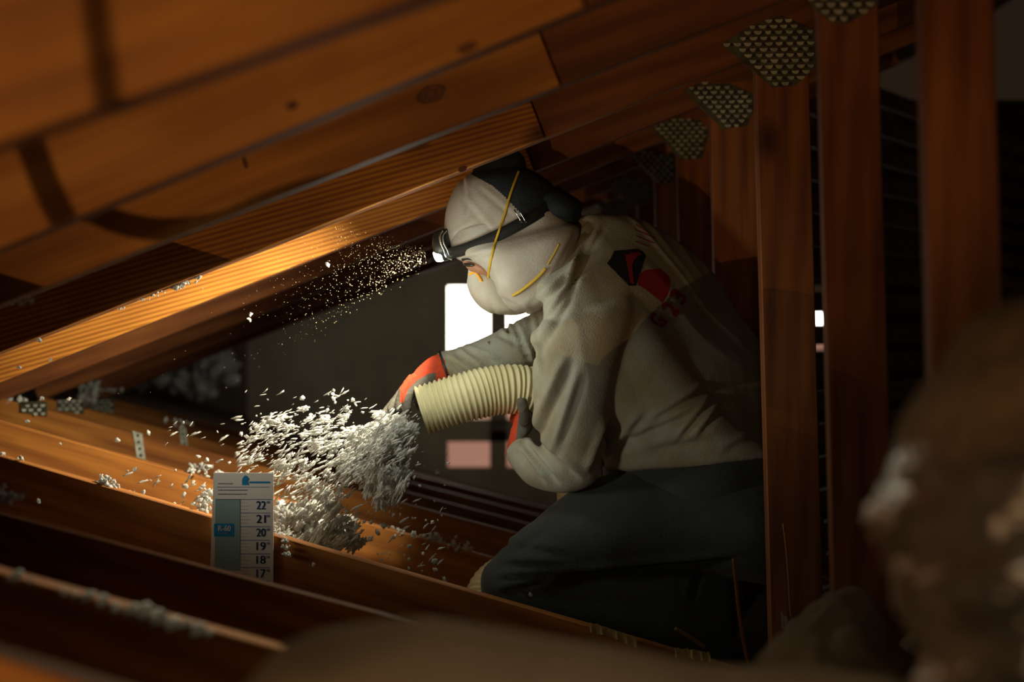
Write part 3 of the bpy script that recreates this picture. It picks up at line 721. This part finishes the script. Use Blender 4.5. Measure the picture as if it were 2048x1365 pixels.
def clothes(name, secs_list, m, fn, amp, n=72, sub=14, parent=person, cap=(.35, .35), vox=.006, smooth=3, grow=1.0, fmfn=None, ex=1.0):
    """tubes united by a voxel remesh, then folded; returns object and its tree"""
    V, Fc = merge([loft(s, n if len(secs_list) == 1 else 40, sub, cap, grow, ex) for s in secs_list])
    if len(secs_list) > 1:
        me = bpy.data.meshes.new('tmp'); me.from_pydata(V, [], Fc)
        bmx = bmesh.new(); bmx.from_mesh(me); bmesh.ops.recalc_face_normals(bmx, faces=bmx.faces); bmx.to_mesh(me); bmx.free()
        o = bpy.data.objects.new('tmp', me); COL.objects.link(o)
        r = o.modifiers.new('r', 'REMESH'); r.mode = 'VOXEL'; r.voxel_size = vox
        s = o.modifiers.new('s', 'SMOOTH'); s.iterations = smooth; s.factor = .5
        dg = bpy.context.evaluated_depsgraph_get(); ev = bpy.data.meshes.new_from_object(o.evaluated_get(dg))
        V = [v.co.copy() for v in ev.vertices]; Fc = [tuple(p.vertices) for p in ev.polygons]
        bpy.data.objects.remove(o); bpy.data.meshes.remove(ev)
    V = wrinkle(V, Fc, amp, fn)
    mats = m if isinstance(m, list) else [m]; fm = None
    if fmfn:
        fm = []
        for f in Fc:
            c = sum((V[i] for i in f), Vector())/len(f); fm.append(fmfn(c))
    o = obj(name, V, Fc, mats, parent, True, fm)
    return o, bvh(V, Fc)

# explicit folds: (px line a, px line b, width px, depth)
FOLDS = [((1205, 930), (1290, 838), 9, 1.0), ((1225, 900), (1380, 830), 9, 1.1), ((1300, 850), (1420, 775), 8, 1.0), ((1400, 870), (1450, 810), 7, .8), ((1360, 880), (1425, 800), 6, .7),
         ((1080, 610), (1185, 520), 8, 1.0), ((1100, 640), (1200, 470), 6, .9), ((1140, 590), (1178, 470), 6, .9), ((1082, 700), (1140, 600), 8, .9), ((1075, 880), (1140, 730), 10, 1.0),
         ((1120, 900), (1165, 760), 8, .8), ((1050, 890), (1110, 960), 7, 1.2), ((1070, 880), (1150, 955), 8, 1.1), ((1038, 905), (1085, 965), 6, 1.2), ((1190, 940), (1220, 850), 9, 1.3),
         ((1060, 640), (1075, 735), 5, 1.2), ((1030, 655), (1060, 725), 5, 1.1), ((1000, 670), (1055, 700), 5, .8), ((1012, 650), (1030, 690), 4, .8), ((915, 705), (960, 745), 5, 1.1), ((895, 720), (945, 755), 5, 1.0), ((930, 700), (990, 725), 5, .8),
         ((1450, 905), (1540, 860), 8, .5), ((1300, 905), (1420, 880), 10, .5)]
def foldfn(folds, base, k=1.0):
    def fn(p):
        x, y = proj(p); v = base(p)*k
        for (ax, ay), (bx, by), w_, dp in folds:
            dx, dy = bx-ax, by-ay; L2 = dx*dx+dy*dy; t = max(-.15, min(1.15, ((x-ax)*dx+(y-ay)*dy)/L2))
            cx, cy = ax+dx*t, ay+dy*t; dd = ((x-cx)*dy-(y-cy)*dx)/math.sqrt(L2)
            e = math.hypot(x-cx, y-cy)
            fall = max(0, 1-max(0, abs(t-.5)-.35)/.3)
            if e < w_*3: v += dp*fall*(-1.3*math.exp(-(dd/w_)**2)+.9*math.exp(-((dd-w_*1.5)/w_)**2)) if p.y < 3.62 else 0
        return v
    return fn
shirt, tshirt = clothes('sweatshirt', [torso_s[1:], side_s, nearU, farU], 'shirt', foldfn(FOLDS, cloth(1, 1, .5, .6, 9), .55), .0078, vox=.006, cap=(.06, .2), smooth=10)
TF = [((1010, 1090), (1130, 1110), 7, 1.0), ((1005, 1130), (1110, 1135), 8, 1.3), ((1000, 1160), (1105, 1150), 7, 1.2), ((1005, 1185), (1090, 1165), 7, 1.0), ((1060, 1050), (1120, 1010), 8, .7), ((1020, 1110), (1090, 1065), 7, .6),
      ((1140, 1150), (1450, 1120), 7, 2.0), ((1385, 1200), (1400, 1140), 5, 1.0), ((1375, 1200), (1392, 1130), 4, .8), ((1330, 1050), (1450, 1010), 6, .4)]
trs, ttr = clothes('trousers', [thigh, thigh2, calf, calf2], 'trousers', foldfn(TF, cloth(.6, 1, 1, 0, 7, 3), .6), .0055, vox=.008)
belt = [(1205, 938, 1570, 912, 3.50, .168), (1215, 975, 1572, 955, 3.50, .172), (1260, 1020, 1574, 1040, 3.50, .17)]
clothes('trouser_waist', [belt], 'trousers', cloth(1, 1, 1, 0, 8, 4), .003, cap=(.1, .2))
for i, fs in enumerate((foot, foot2)):
    clothes('boot', [fs], 'boot', cloth(1, 1, 1, 0, 10, i), .003, n=32, sub=8)

# collar
col_s = [(1132, 510, 1196, 446, 3.5, .066), (1126, 494, 1188, 436, 3.5, .060)]
clothes('collar', [col_s], 'shirt', cloth(1, 1, 1, 0, 10, 2), .002, n=48, sub=8, cap=(.1, .1))
# head cloth
cape_s = [(905, 470, 1120, 425, 3.48, .106), (900, 500, 1138, 448, 3.48, .112), (918, 520, 1154, 456, 3.475, .128), (955, 538, 1156, 470, 3.47, .138), (978, 562, 1150, 500, 3.47, .136), (988, 590, 1142, 535, 3.47, .128), (1002, 610, 1128, 570, 3.47, .112), (1025, 623, 1108, 600, 3.47, .095), (1052, 626, 1085, 615, 3.48, .05)]
CF = [((1060, 610), (1110, 560), 6, .6), ((1085, 600), (1140, 480), 5, .9), ((1100, 590), (1148, 470), 4, .8), ((1120, 560), (1150, 480), 4, .7), ((925, 522), (985, 505), 5, .7), ((980, 520), (995, 590), 6, .7), ((985, 590), (1050, 620), 5, .6)]
cover, tcover = clothes('head_cloth', [cape_s], 'cover', foldfn(CF, cloth(1, 1, .6, .4, 7, 6), .6), .003, n=90, sub=12, cap=(.1, .3), ex=.68)
# cap: white cloth panel at front, navy behind
cap_s = [(898, 500, 1125, 452, 3.48, .112), (890, 470, 1132, 425, 3.48, .112), (889, 440, 1125, 402, 3.48, .110), (896, 405, 1105, 372, 3.48, .102), (915, 368, 1078, 350, 3.48, .085), (945, 346, 1052, 336, 3.48, .055)]
bl = [(918, 330), (948, 352), (985, 372), (1008, 392), (1030, 415), (1060, 450), (1078, 475), (1052, 500)]
def capfm(c):
    x, y = proj(c)
    for (ax, ay), (bx, by) in zip(bl[:-1], bl[1:]):
        if ay <= y < by: return 1 if x > ax+(bx-ax)*(y-ay)/(by-ay) else 0
    return 1 if y < 340 else (1 if x > 1060 else 0)
HF = [((925, 350), (930, 420), 5, .8), ((925, 400), (985, 470), 7, .5), ((960, 380), (1020, 430), 6, .4), ((900, 480), (960, 440), 6, .3)]
capo, tcap = clothes('cap', [cap_s], ['cover', 'cap'], foldfn(HF, cloth(1, 1, .6, .2, 6, 9), .5), .003, n=240, sub=44, cap=(.05, .45), fmfn=capfm)
drape_s = [(1040, 425, 1128, 385, 3.49, .09), (1055, 455, 1160, 405, 3.49, .095), (1090, 475, 1160, 428, 3.50, .085)]
clothes('neck_flap', [drape_s], 'cap', cloth(1, 1, 1, 0, 8, 3), .003, n=60, sub=10, cap=(.2, .2))
# respirator
mask_s = [(937, 533, 962, 524, 3.46, .022), (935, 552, 985, 540, 3.46, .045), (934, 572, 1005, 556, 3.46, .06), (944, 596, 1018, 578, 3.46, .066), (962, 616, 1030, 600, 3.46, .062), (985, 627, 1045, 615, 3.46, .05), (1015, 630, 1050, 622, 3.47, .035)]
MF = [((955, 590), (968, 560), 5, .6), ((990, 628), (978, 600), 5, .5)]
mask, tmask = clothes('respirator_mask', [mask_s], 'mask', foldfn(MF, cloth(1, 1, 1, 0, 6, 1), .4), .0025, n=70, sub=10, cap=(.3, .3))
def strand(pix, r, name, m, parent, trees, off=.002, flat=.4, n=8):
    pts = []
    P_ = crom([tuple(map(float, p)) for p in pix], 8)
    for x, y in P_:
        h = ray(trees, x, y, off)
        if h is not None: pts.append(h)
    ys = [p.y for p in pts]
    for i, p in enumerate(pts):
        yy = sum(ys[max(0, i-2):i+3])/len(ys[max(0, i-2):i+3]); pts[i] = Vector((p.x, min(yy, p.y), p.z))
    V, Fc = tube(pts, r, n, 0, flat)
    return obj(name, V, Fc, m, parent)
# headband as a real ring round the head
cen = (at(890, 500, 3.48)+at(1120, 385, 3.48))/2; ux = (at(1120, 385, 3.48)-at(890, 500, 3.48))/2; dn = at(1000, 520, 3.48)-at(1000, 490, 3.48); dn.normalize()
nrm = Vector((-ux.z, 0, ux.x)).normalized()
V = []; Fc = []; n = 96
for i in range(n):
    a = 2*math.pi*i/n; s = math.sin(a)
    base = cen+ux*1.03*math.cos(a)+Vector((0, .121*s, 0))+dn*(.034*(-s) if s < 0 else -.02*s)*1.0
    hw = .0125
    ro = (ux.normalized()*math.cos(a)+Vector((0, s, 0)))*.0022
    V += [base-nrm*hw, base+nrm*hw, base+nrm*hw+ro, base-nrm*hw+ro]
for i in range(n):
    j = (i+1) % n
    for q in range(4): Fc.append((i*4+q, i*4+(q+1) % 4, j*4+(q+1) % 4, j*4+q))
head = obj('headlamp', *(lambda p: (p[0], p[1]))(loft([(868, 468, 897, 460, 3.46, .022), (864, 485, 900, 480, 3.455, .026), (868, 508, 902, 500, 3.455, .026), (880, 522, 900, 517, 3.46, .02)], 24, 5, (.15, .15), 1, .55)), 'blackp', person)
head['label'] = 'small black headlamp, lit, on the front of the head'
ring = obj('headband', V, Fc, 'strap', head); 
tring = bvh(V, Fc)
obj('lamp_lens', *loft([(866, 507, 884, 503, 3.445, .012), (868, 515, 887, 511, 3.445, .014), (872, 522, 888, 520, 3.448, .010)], 20, 4, (.2, .2)), 'lens', head)
V, Fc = tube([at(885, 462, 3.425), at(880, 470, 3.42), at(881, 485, 3.42), at(889, 503, 3.42), at(893, 514, 3.42), at(903, 520, 3.43)], .0022, 8, 5)
V2, F2 = tube([at(893, 462, 3.42), at(886, 471, 3.415), at(887, 485, 3.415), at(895, 502, 3.415), at(900, 512, 3.42)], .0016, 8, 5)
obj('lamp_bracket', *merge([(V, Fc), (V2, F2)]), 'chrome', head)
for dx in (0, 9):
    h0 = ray([tring, tcap], 1028+dx, 420, .004) or at(1028+dx, 420, 3.36); h1 = ray([tring, tcap], 1044+dx, 446, .004) or at(1044+dx, 446, 3.36)
    yy = min(h0.y, h1.y)
    obj('strap_buckle', *tube([Vector((h0.x, yy, h0.z)), Vector((h1.x, yy, h1.z))], .0016, 6, 3), 'chrome', head)
TR = [tcap, tcover, tmask, tring]
strand([(976, 556), (979, 535), (985, 505), (992, 480), (1008, 432), (1022, 385), (1038, 342)], .0026, 'elastic_strap', 'elastic', mask, TR, .003)
strand([(1024, 592), (1040, 583), (1060, 568), (1080, 550), (1091, 537)], .003, 'elastic_strap', 'elastic', mask, TR, .004)
strand([(1095, 530), (1108, 508), (1118, 488)], .0016, 'elastic_strap', 'elastic', mask, TR, .001)
strand([(938, 550), (948, 545), (954, 549), (960, 558), (963, 564)], .0028, 'nose_clip', 'clip', mask, TR, .003)
# eye in the gap between cloth and mask
tbody = bvh(*loft(head_s, 24, 5, (.4, .4), .86))
ec = at(938, 527, 3.415)
obj('brow', *tube([at(925, 520, 3.42), at(935, 517, 3.405), at(948, 520, 3.395)], .003, 8, 4), 'brow', b)
obj('eye', *loft([(928, 532, 930, 526, 3.405, .004), (935, 534, 938, 526, 3.40, .006), (945, 534, 946, 528, 3.395, .004)], 12, 4), 'eye', b)
obj('cheek', *loft([(927, 528, 930, 516, 3.45, .012), (940, 542, 945, 518, 3.43, .028), (960, 550, 963, 528, 3.42, .028), (976, 556, 978, 538, 3.42, .02)], 24, 6), 'skin', b)

# gloves: palm, four fingers and a thumb, joined by remesh; orange knit back, grey rubber palm
def finger(pts, r0, r1):
    P_ = [at(*p) for p in pts]
    return tube(P_, lambda t: (r0+(r1-r0)*t)*(1 if t < .93 else .82), 12, 6)
def glove(name, palm, fingers, cuff, fmfn):
    parts = [loft(palm, 28, 6, (.3, .5), 1.12)]+[finger(*f) for f in fingers]
    V, Fc = merge(parts)
    me = bpy.data.meshes.new('tmp'); me.from_pydata(V, [], Fc)
    bmx = bmesh.new(); bmx.from_mesh(me); bmesh.ops.recalc_face_normals(bmx, faces=bmx.faces); bmx.to_mesh(me); bmx.free()
    o = bpy.data.objects.new('tmp', me); COL.objects.link(o)
    r = o.modifiers.new('r', 'REMESH'); r.mode = 'VOXEL'; r.voxel_size = .0022
    s = o.modifiers.new('s', 'SMOOTH'); s.iterations = 4; s.factor = .5
    dg = bpy.context.evaluated_depsgraph_get(); ev = bpy.data.meshes.new_from_object(o.evaluated_get(dg))
    V = [v.co.copy() for v in ev.vertices]; Fc = [tuple(p.vertices) for p in ev.polygons]
    bpy.data.objects.remove(o)
    V = wrinkle(V, Fc, .0012, cloth(1, 1, 1, 0, 30, 2))
    fm = [fmfn(*proj(sum((V[i] for i in f), Vector())/len(f))) for f in Fc]
    return obj(name, V, Fc, ['red', 'palm'], person, True, fm)
def side_of(line, x, y):
    for (ax, ay), (bx, by) in zip(line[:-1], line[1:]):
        if min(ax, bx) <= x <= max(ax, bx): return y-(ay+(by-ay)*(x-ax)/(bx-ax))
    return None
def fm_far(x, y):
    if x > 864+ (y-735)*.55: return 0      # knit cuff
    ln = [(800, 806), (806, 806), (817, 778), (835, 760), (856, 749), (872, 745)]
    if y > 807: return 1
    s = side_of(ln, x, y)
    if s is None: return 1 if x < 800 else 0
    return 1 if s > 0 else 0
glove('work_glove', [(880, 712, 900, 768, 3.53, .026), (858, 720, 880, 770, 3.525, .028), (836, 740, 858, 784, 3.515, .030), (818, 762, 842, 798, 3.51, .028)],
      [([(850, 765, 3.49), (832, 778, 3.465), (816, 795, 3.45), (813, 812, 3.445), (815, 822, 3.445)], .0125, .0105),
       ([(832, 755, 3.50), (812, 778, 3.495), (800, 802, 3.49), (797, 822, 3.485)], .0125, .0095),
       ([(828, 755, 3.52), (804, 785, 3.52), (788, 808, 3.515), (780, 826, 3.51)], .012, .009),
       ([(828, 758, 3.54), (800, 792, 3.545), (780, 814, 3.545), (768, 830, 3.54)], .0115, .0085),
       ([(850, 770, 3.55), (835, 795, 3.56), (838, 815, 3.555), (846, 830, 3.55)], .011, .009)], None, fm_far)
def fm_near(x, y):
    return 0 if x < 1033+(870-y)*.12 and y > 822 else 1
glove('work_glove', [(1014, 905, 1048, 880, 3.42, .024), (1020, 875, 1062, 858, 3.43, .026), (1028, 848, 1064, 842, 3.44, .027), (1034, 828, 1064, 832, 3.45, .025)],
      [([(1050, 845, 3.41), (1048, 825, 3.39), (1044, 808, 3.382), (1043, 798, 3.384)], .0125, .0105),
       ([(1058, 838, 3.45), (1075, 838, 3.46), (1085, 842, 3.50), (1080, 832, 3.54), (1076, 815, 3.55)], .011, .009),
       ([(1052, 835, 3.46), (1062, 842, 3.48), (1064, 840, 3.52), (1062, 822, 3.55)], .011, .009),
       ([(1045, 835, 3.465), (1045, 842, 3.49), (1045, 838, 3.53), (1045, 820, 3.55)], .011, .0085),
       ([(1036, 838, 3.465), (1030, 842, 3.49), (1028, 836, 3.53), (1030, 818, 3.545)], .0105, .008)], None, fm_near)
obj('glove_cuff', *tube([at(880, 706, 3.535)+Vector((0, -.036*0, 0))]+[((at(880, 706, 3.54)+at(903, 772, 3.54))/2)+(at(880, 706, 3.54)-at(903, 772, 3.54))/2*math.cos(a)*1.04+Vector((0, -.041*math.sin(a), 0)) for a in [i*math.pi/10 for i in range(21)]], .0028, 8, 2), 'blackp', person)

# print on the back of the sweatshirt
def sfn(x, y):
    h = ray([tshirt], x, y, .0022)
    return h if h is not None else at(x, y, 3.5)
def decal(poly, name, m, parent, off=.0022):
    bm = bmesh.new(); f = bm.faces.new([bm.verts.new((x, y, 0)) for x, y in poly])
    bmesh.ops.triangulate(bm, faces=list(bm.faces))
    for _ in range(4):
        es = [e for e in bm.edges if e.calc_length() > 6]
        if es: bmesh.ops.subdivide_edges(bm, edges=es, cuts=1); bmesh.ops.triangulate(bm, faces=list(bm.faces))
    bm.verts.index_update()
    V = []
    for v in bm.verts:
        h = ray([tshirt], v.co.x, v.co.y, off); V.append(h if h is not None else None)
    Fc = [tuple(v.index for v in f.verts) for f in bm.faces]; bm.free()
    keep = [f for f in Fc if all(V[i] is not None for i in f)]
    used = sorted({i for f in keep for i in f}); mp_ = {u: i for i, u in enumerate(used)}
    if not used: return
    return obj(name, [V[u] for u in used], [tuple(mp_[i] for i in f) for f in keep], m, parent)
decal([(1228, 502), (1275, 498), (1285, 503), (1292, 512), (1278, 530), (1272, 545), (1272, 572), (1258, 572), (1248, 545), (1246, 532), (1214, 527), (1222, 516), (1235, 518)], 'printed_emblem', 'logok', shirt, .002)
decal([(1250, 510), (1276, 503), (1283, 508), (1270, 518), (1264, 530), (1268, 568), (1261, 566), (1255, 535)], 'printed_emblem', 'logor', shirt, .0035)
decal([(1276, 550), (1292, 540), (1320, 538), (1338, 552), (1342, 570), (1336, 590), (1325, 606), (1308, 592), (1290, 578), (1276, 570)], 'printed_emblem', 'logor', shirt, .002)
decal([(1345, 555), (1348, 552), (1346, 575), (1332, 606), (1325, 613), (1324, 608), (1336, 590)], 'printed_emblem', 'logow', shirt, .003)
for i, (x0, y0, x1, y1) in enumerate([(1272, 448, 1300, 466), (1270, 458, 1312, 476), (1272, 470, 1308, 486), (1272, 482, 1298, 492)]):
    L = math.hypot(x1-x0, y1-y0); nx, ny = -(y1-y0)/L*2, (x1-x0)/L*2
    decal([(x0, y0), (x1, y1), (x1+nx, y1+ny), (x0+nx, y0+ny)], 'printed_stripe', 'logor', shirt, .002)
# characters of the print, reading up the back
for ch, x, y in [('G', 1345, 658), ('2', 1370, 634), ('3', 1386, 610)]:
    V_, F_ = textmesh(ch); x0 = min(v[0] for v in V_); x1 = max(v[0] for v in V_); y0 = min(v[1] for v in V_); y1 = max(v[1] for v in V_)
    rot = math.radians(-56); cr, sr = math.cos(rot), math.sin(rot); out = []
    for a_, b_ in V_:
        u = (a_-x0)/(x1-x0)*17; v = -(b_-y0)/(y1-y0)*34
        out.append(sfn(x+u*cr-v*sr-34*.55*sr*0-20, y+u*sr+v*cr*1-0))
    n0 = len(out); dx_ = at(1350, 600, 3.4)-at(1352.2, 600, 3.4); dz_ = at(1350, 600, 3.4)-at(1350, 602, 3.4)
    allv = list(out); allf = list(F_)
    for q, dd in enumerate((dx_, -dx_, dz_, -dz_)):
        allv += [v+dd-Vector((0, .0002*(q+1), 0)) for v in out]; allf += [tuple(i+n0*(q+1) for i in f) for f in F_]
    obj('printed_character', allv, allf, 'logor', shirt, False)
# brown stain patches on the far sleeve
decal([(998, 650), (1014, 648), (1018, 668), (1010, 664)], 'brown_patch', 'paper', shirt, .002)
decal([(974, 684), (980, 682), (979, 690)], 'brown_patch', 'paper', shirt, .002)
for x, y in [(1009, 366), (1004, 369), (1012, 371)]:
    pass

# ------------------------------------------------------------------ foreground duct, batts, scraps
duct_s = [(1905, 735, 2230, 640, 1.30, .12), (1862, 830, 2270, 720, 1.28, .15), (1818, 900, 2260, 880, 1.26, .16), (1790, 985, 2240, 1000, 1.25, .165), (1775, 1060, 2230, 1110, 1.25, .165), (1786, 1130, 2220, 1220, 1.25, .16), (1822, 1200, 2210, 1320, 1.25, .15), (1852, 1300, 2205, 1420, 1.25, .14), (1870, 1440, 2200, 1520, 1.25, .13)]
V, Fc = loft(duct_s, 110, 14, (.3, .2))
def ductfn(p):
    x, y = proj(p); q = p*16
    ribs = .9*math.sin((y+.25*(x-1800))/31.0)
    return ribs+.9*abs(noise.noise(Vector((q.x*3.4, q.y*3.4, q.z*.6))))+.9*abs(noise.noise(q*4))+.7*noise.noise(q*9)
V = wrinkle(V, Fc, .0055, ductfn)
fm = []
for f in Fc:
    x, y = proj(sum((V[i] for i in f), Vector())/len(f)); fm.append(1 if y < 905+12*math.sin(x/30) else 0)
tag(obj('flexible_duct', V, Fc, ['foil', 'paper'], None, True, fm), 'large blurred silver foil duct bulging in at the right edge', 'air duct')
mound = [(420, 1500, 470, 1400, 1.35, .05), (560, 1520, 575, 1300, 1.35, .10), (700, 1540, 715, 1266, 1.35, .12), (850, 1550, 850, 1256, 1.35, .12), (1000, 1560, 1000, 1268, 1.36, .12), (1150, 1570, 1150, 1296, 1.37, .12), (1300, 1580, 1300, 1326, 1.39, .12), (1450, 1590, 1450, 1352, 1.42, .12), (1620, 1600, 1620, 1350, 1.45, .12), (1800, 1600, 1800, 1370, 1.45, .1)]
V, Fc = loft(mound, 60, 12, (.5, .4)); V = wrinkle(V, Fc, .006, cloth(1, 1, 1, 0, 6, 7))
tag(obj('insulation_batt', V, Fc, 'blanket'), 'blurred brown insulation roll across the bottom of the picture', 'insulation batt')
def lump(secs, label, seed, m='batt', amp=.02):
    V, Fc = loft(secs, 64, 14, (.5, .5))
    V = wrinkle(V, Fc, amp, lambda p: noise.noise(p*9+Vector((seed, 0, 0)))+.6*noise.noise(p*22+Vector((seed, 3, 0)))+.3*noise.noise(p*50))
    return tag(obj('insulation_batt', V, Fc, m), label, 'insulation batt')
lump([(1500, 1480, 1540, 1345, 1.95, .05), (1560, 1500, 1580, 1290, 1.95, .08), (1620, 1510, 1625, 1290, 1.95, .08), (1700, 1520, 1690, 1345, 1.95, .06)], 'rounded tan batt in front of the worker boot', 1)
lump([(1610, 1420, 1610, 1235, 2.36, .05), (1650, 1440, 1650, 1205, 2.36, .07), (1700, 1450, 1700, 1190, 2.38, .08), (1760, 1460, 1760, 1230, 2.4, .06)], 'shaggy tan batt heaped against the post right of the worker', 5)
lump([(1665, 1500, 1665, 1325, 2.1, .05), (1720, 1500, 1710, 1275, 2.1, .07), (1790, 1500, 1770, 1330, 2.1, .05)], 'tan batt lump at the foot of the second post from the right', 8)
lump([(1850, 1490, 1850, 1240, 2.45, .05), (1880, 1500, 1880, 1200, 2.45, .07), (1920, 1500, 1915, 1240, 2.45, .05)], 'tan batt glimpsed beneath the foil duct', 11)
# existing bed between the joists behind the card
x0, x1 = -1.6, 1.3
V = []; Fc = []; nx = 80; ny = 8
for i in range(nx+1):
    for j in range(ny+1):
        x = x0+(x1-x0)*i/nx; y = YK(2)+.02+(YK(3)-YK(2)-.04)*j/ny; z = (BOTLINE[2](x)*(1-j/ny)+BOTLINE[3](x)*j/ny)-.095+.012*noise.noise(Vector((x*12, y*12, 0)))
        V.append(Vector((x, y, z)))
for i in range(nx):
    for j in range(ny): a = i*(ny+1)+j; Fc.append((a, a+1, a+ny+2, a+ny+1))
tag(obj('insulation_bed', V, Fc, 'batt'), 'layer of old insulation lying between the two joists under the worker', 'insulation', kind='stuff')

def ribbon(pix, Y, wd, name, m, label, cat, th=.0015, seed=0):
    V = []; Fc = []; P_ = crom([tuple(map(float, p)) for p in pix], 5)
    for i, (x, y) in enumerate(P_):
        c = at(x, y, Y); jag = (noise.noise(Vector((i*.9, seed, 0)))*.6+1)*wd
        V += [c+Vector((0, 0, jag)), c+Vector((0, .012*noise.noise(Vector((i*.5, 1, seed))), -jag)), c+Vector((0, th, -jag)), c+Vector((0, th, jag))]
    for i in range(len(P_)-1):
        for q in range(4): Fc.append((i*4+q, i*4+(q+1) % 4, i*4+4+(q+1) % 4, i*4+4+q))
    Fc += [(0, 1, 2, 3), tuple(len(V)-4+q for q in (3, 2, 1, 0))]
    return tag(obj(name, V, Fc, m, None, False), label, cat)
ribbon([(1180, 1256), (1205, 1262), (1230, 1270), (1255, 1280), (1275, 1288)], Y2-.024, .009, 'paper_scrap', 'scrap', 'torn yellowish paper strip on the joist under the shin', 'paper scrap', seed=1)
ribbon([(1350, 1306), (1375, 1308), (1400, 1312), (1420, 1316)], Y2-.03, .009, 'paper_scrap', 'scrap', 'crumpled brown paper scrap beside the boot', 'paper scrap', seed=2)
ribbon([(1563, 1240), (1575, 1255), (1583, 1275)], Y2-.03, .016, 'paper_scrap', 'cover', 'torn white and yellow paper at the foot of the post behind the boot', 'paper scrap', seed=3)
for pix, Y, r, nm, m, lb, ct in [([(1467, 1118), (1472, 1170), (1480, 1240), (1490, 1300), (1502, 1350)], 3.0, .0032, 'loose_wire', 'wire', 'thin brown wire hanging down across the worker trousers', 'wire'),
                                 ([(1567, 1048), (1572, 1090), (1577, 1150), (1580, 1210), (1583, 1235)], 3.1, .0026, 'loose_wire', 'wire', 'thin orange wire beside the post behind the worker back', 'wire'),
                                 ([(1350, 1258), (1380, 1276), (1410, 1296)], 3.12, .004, 'wooden_stick', 'twig', 'short brown stick lying behind the boot at bottom', 'stick')]:
    tag(obj(nm, *tube([at(x, y, Y) for x, y in pix], r, 8, 5), m), lb, ct)
for pix, Y, t_, r, lb in [([(150, 425), (175, 430), (230, 452), (300, 465), (380, 462), (450, 445), (520, 415), (600, 388), (680, 370)], 2.545, .25, .0048, 'unseen looping black cord added to cast a curved shadow on the rafters'),
                         ([(185, -60), (196, 60), (208, 140), (222, 260)], 1.355, .3, .0036, 'unseen straight black cord added to cast a shadow stripe'),
                         ([(40, 230), (62, 290), (92, 370), (130, 445)], 1.965, .28, .0050, 'unseen slanting black cord added to cast a slanted shadow stripe')]:
    pts = [WL+(at(x, y, Y)-WL)*t_ for x, y in pix]  # added out-of-view cords, set between lamp and rafters for their shadows
    tag(obj('shadow_cord', *tube(pts, r, 10, 5), 'strap'), lb, 'cord')
print('flakes', NF)
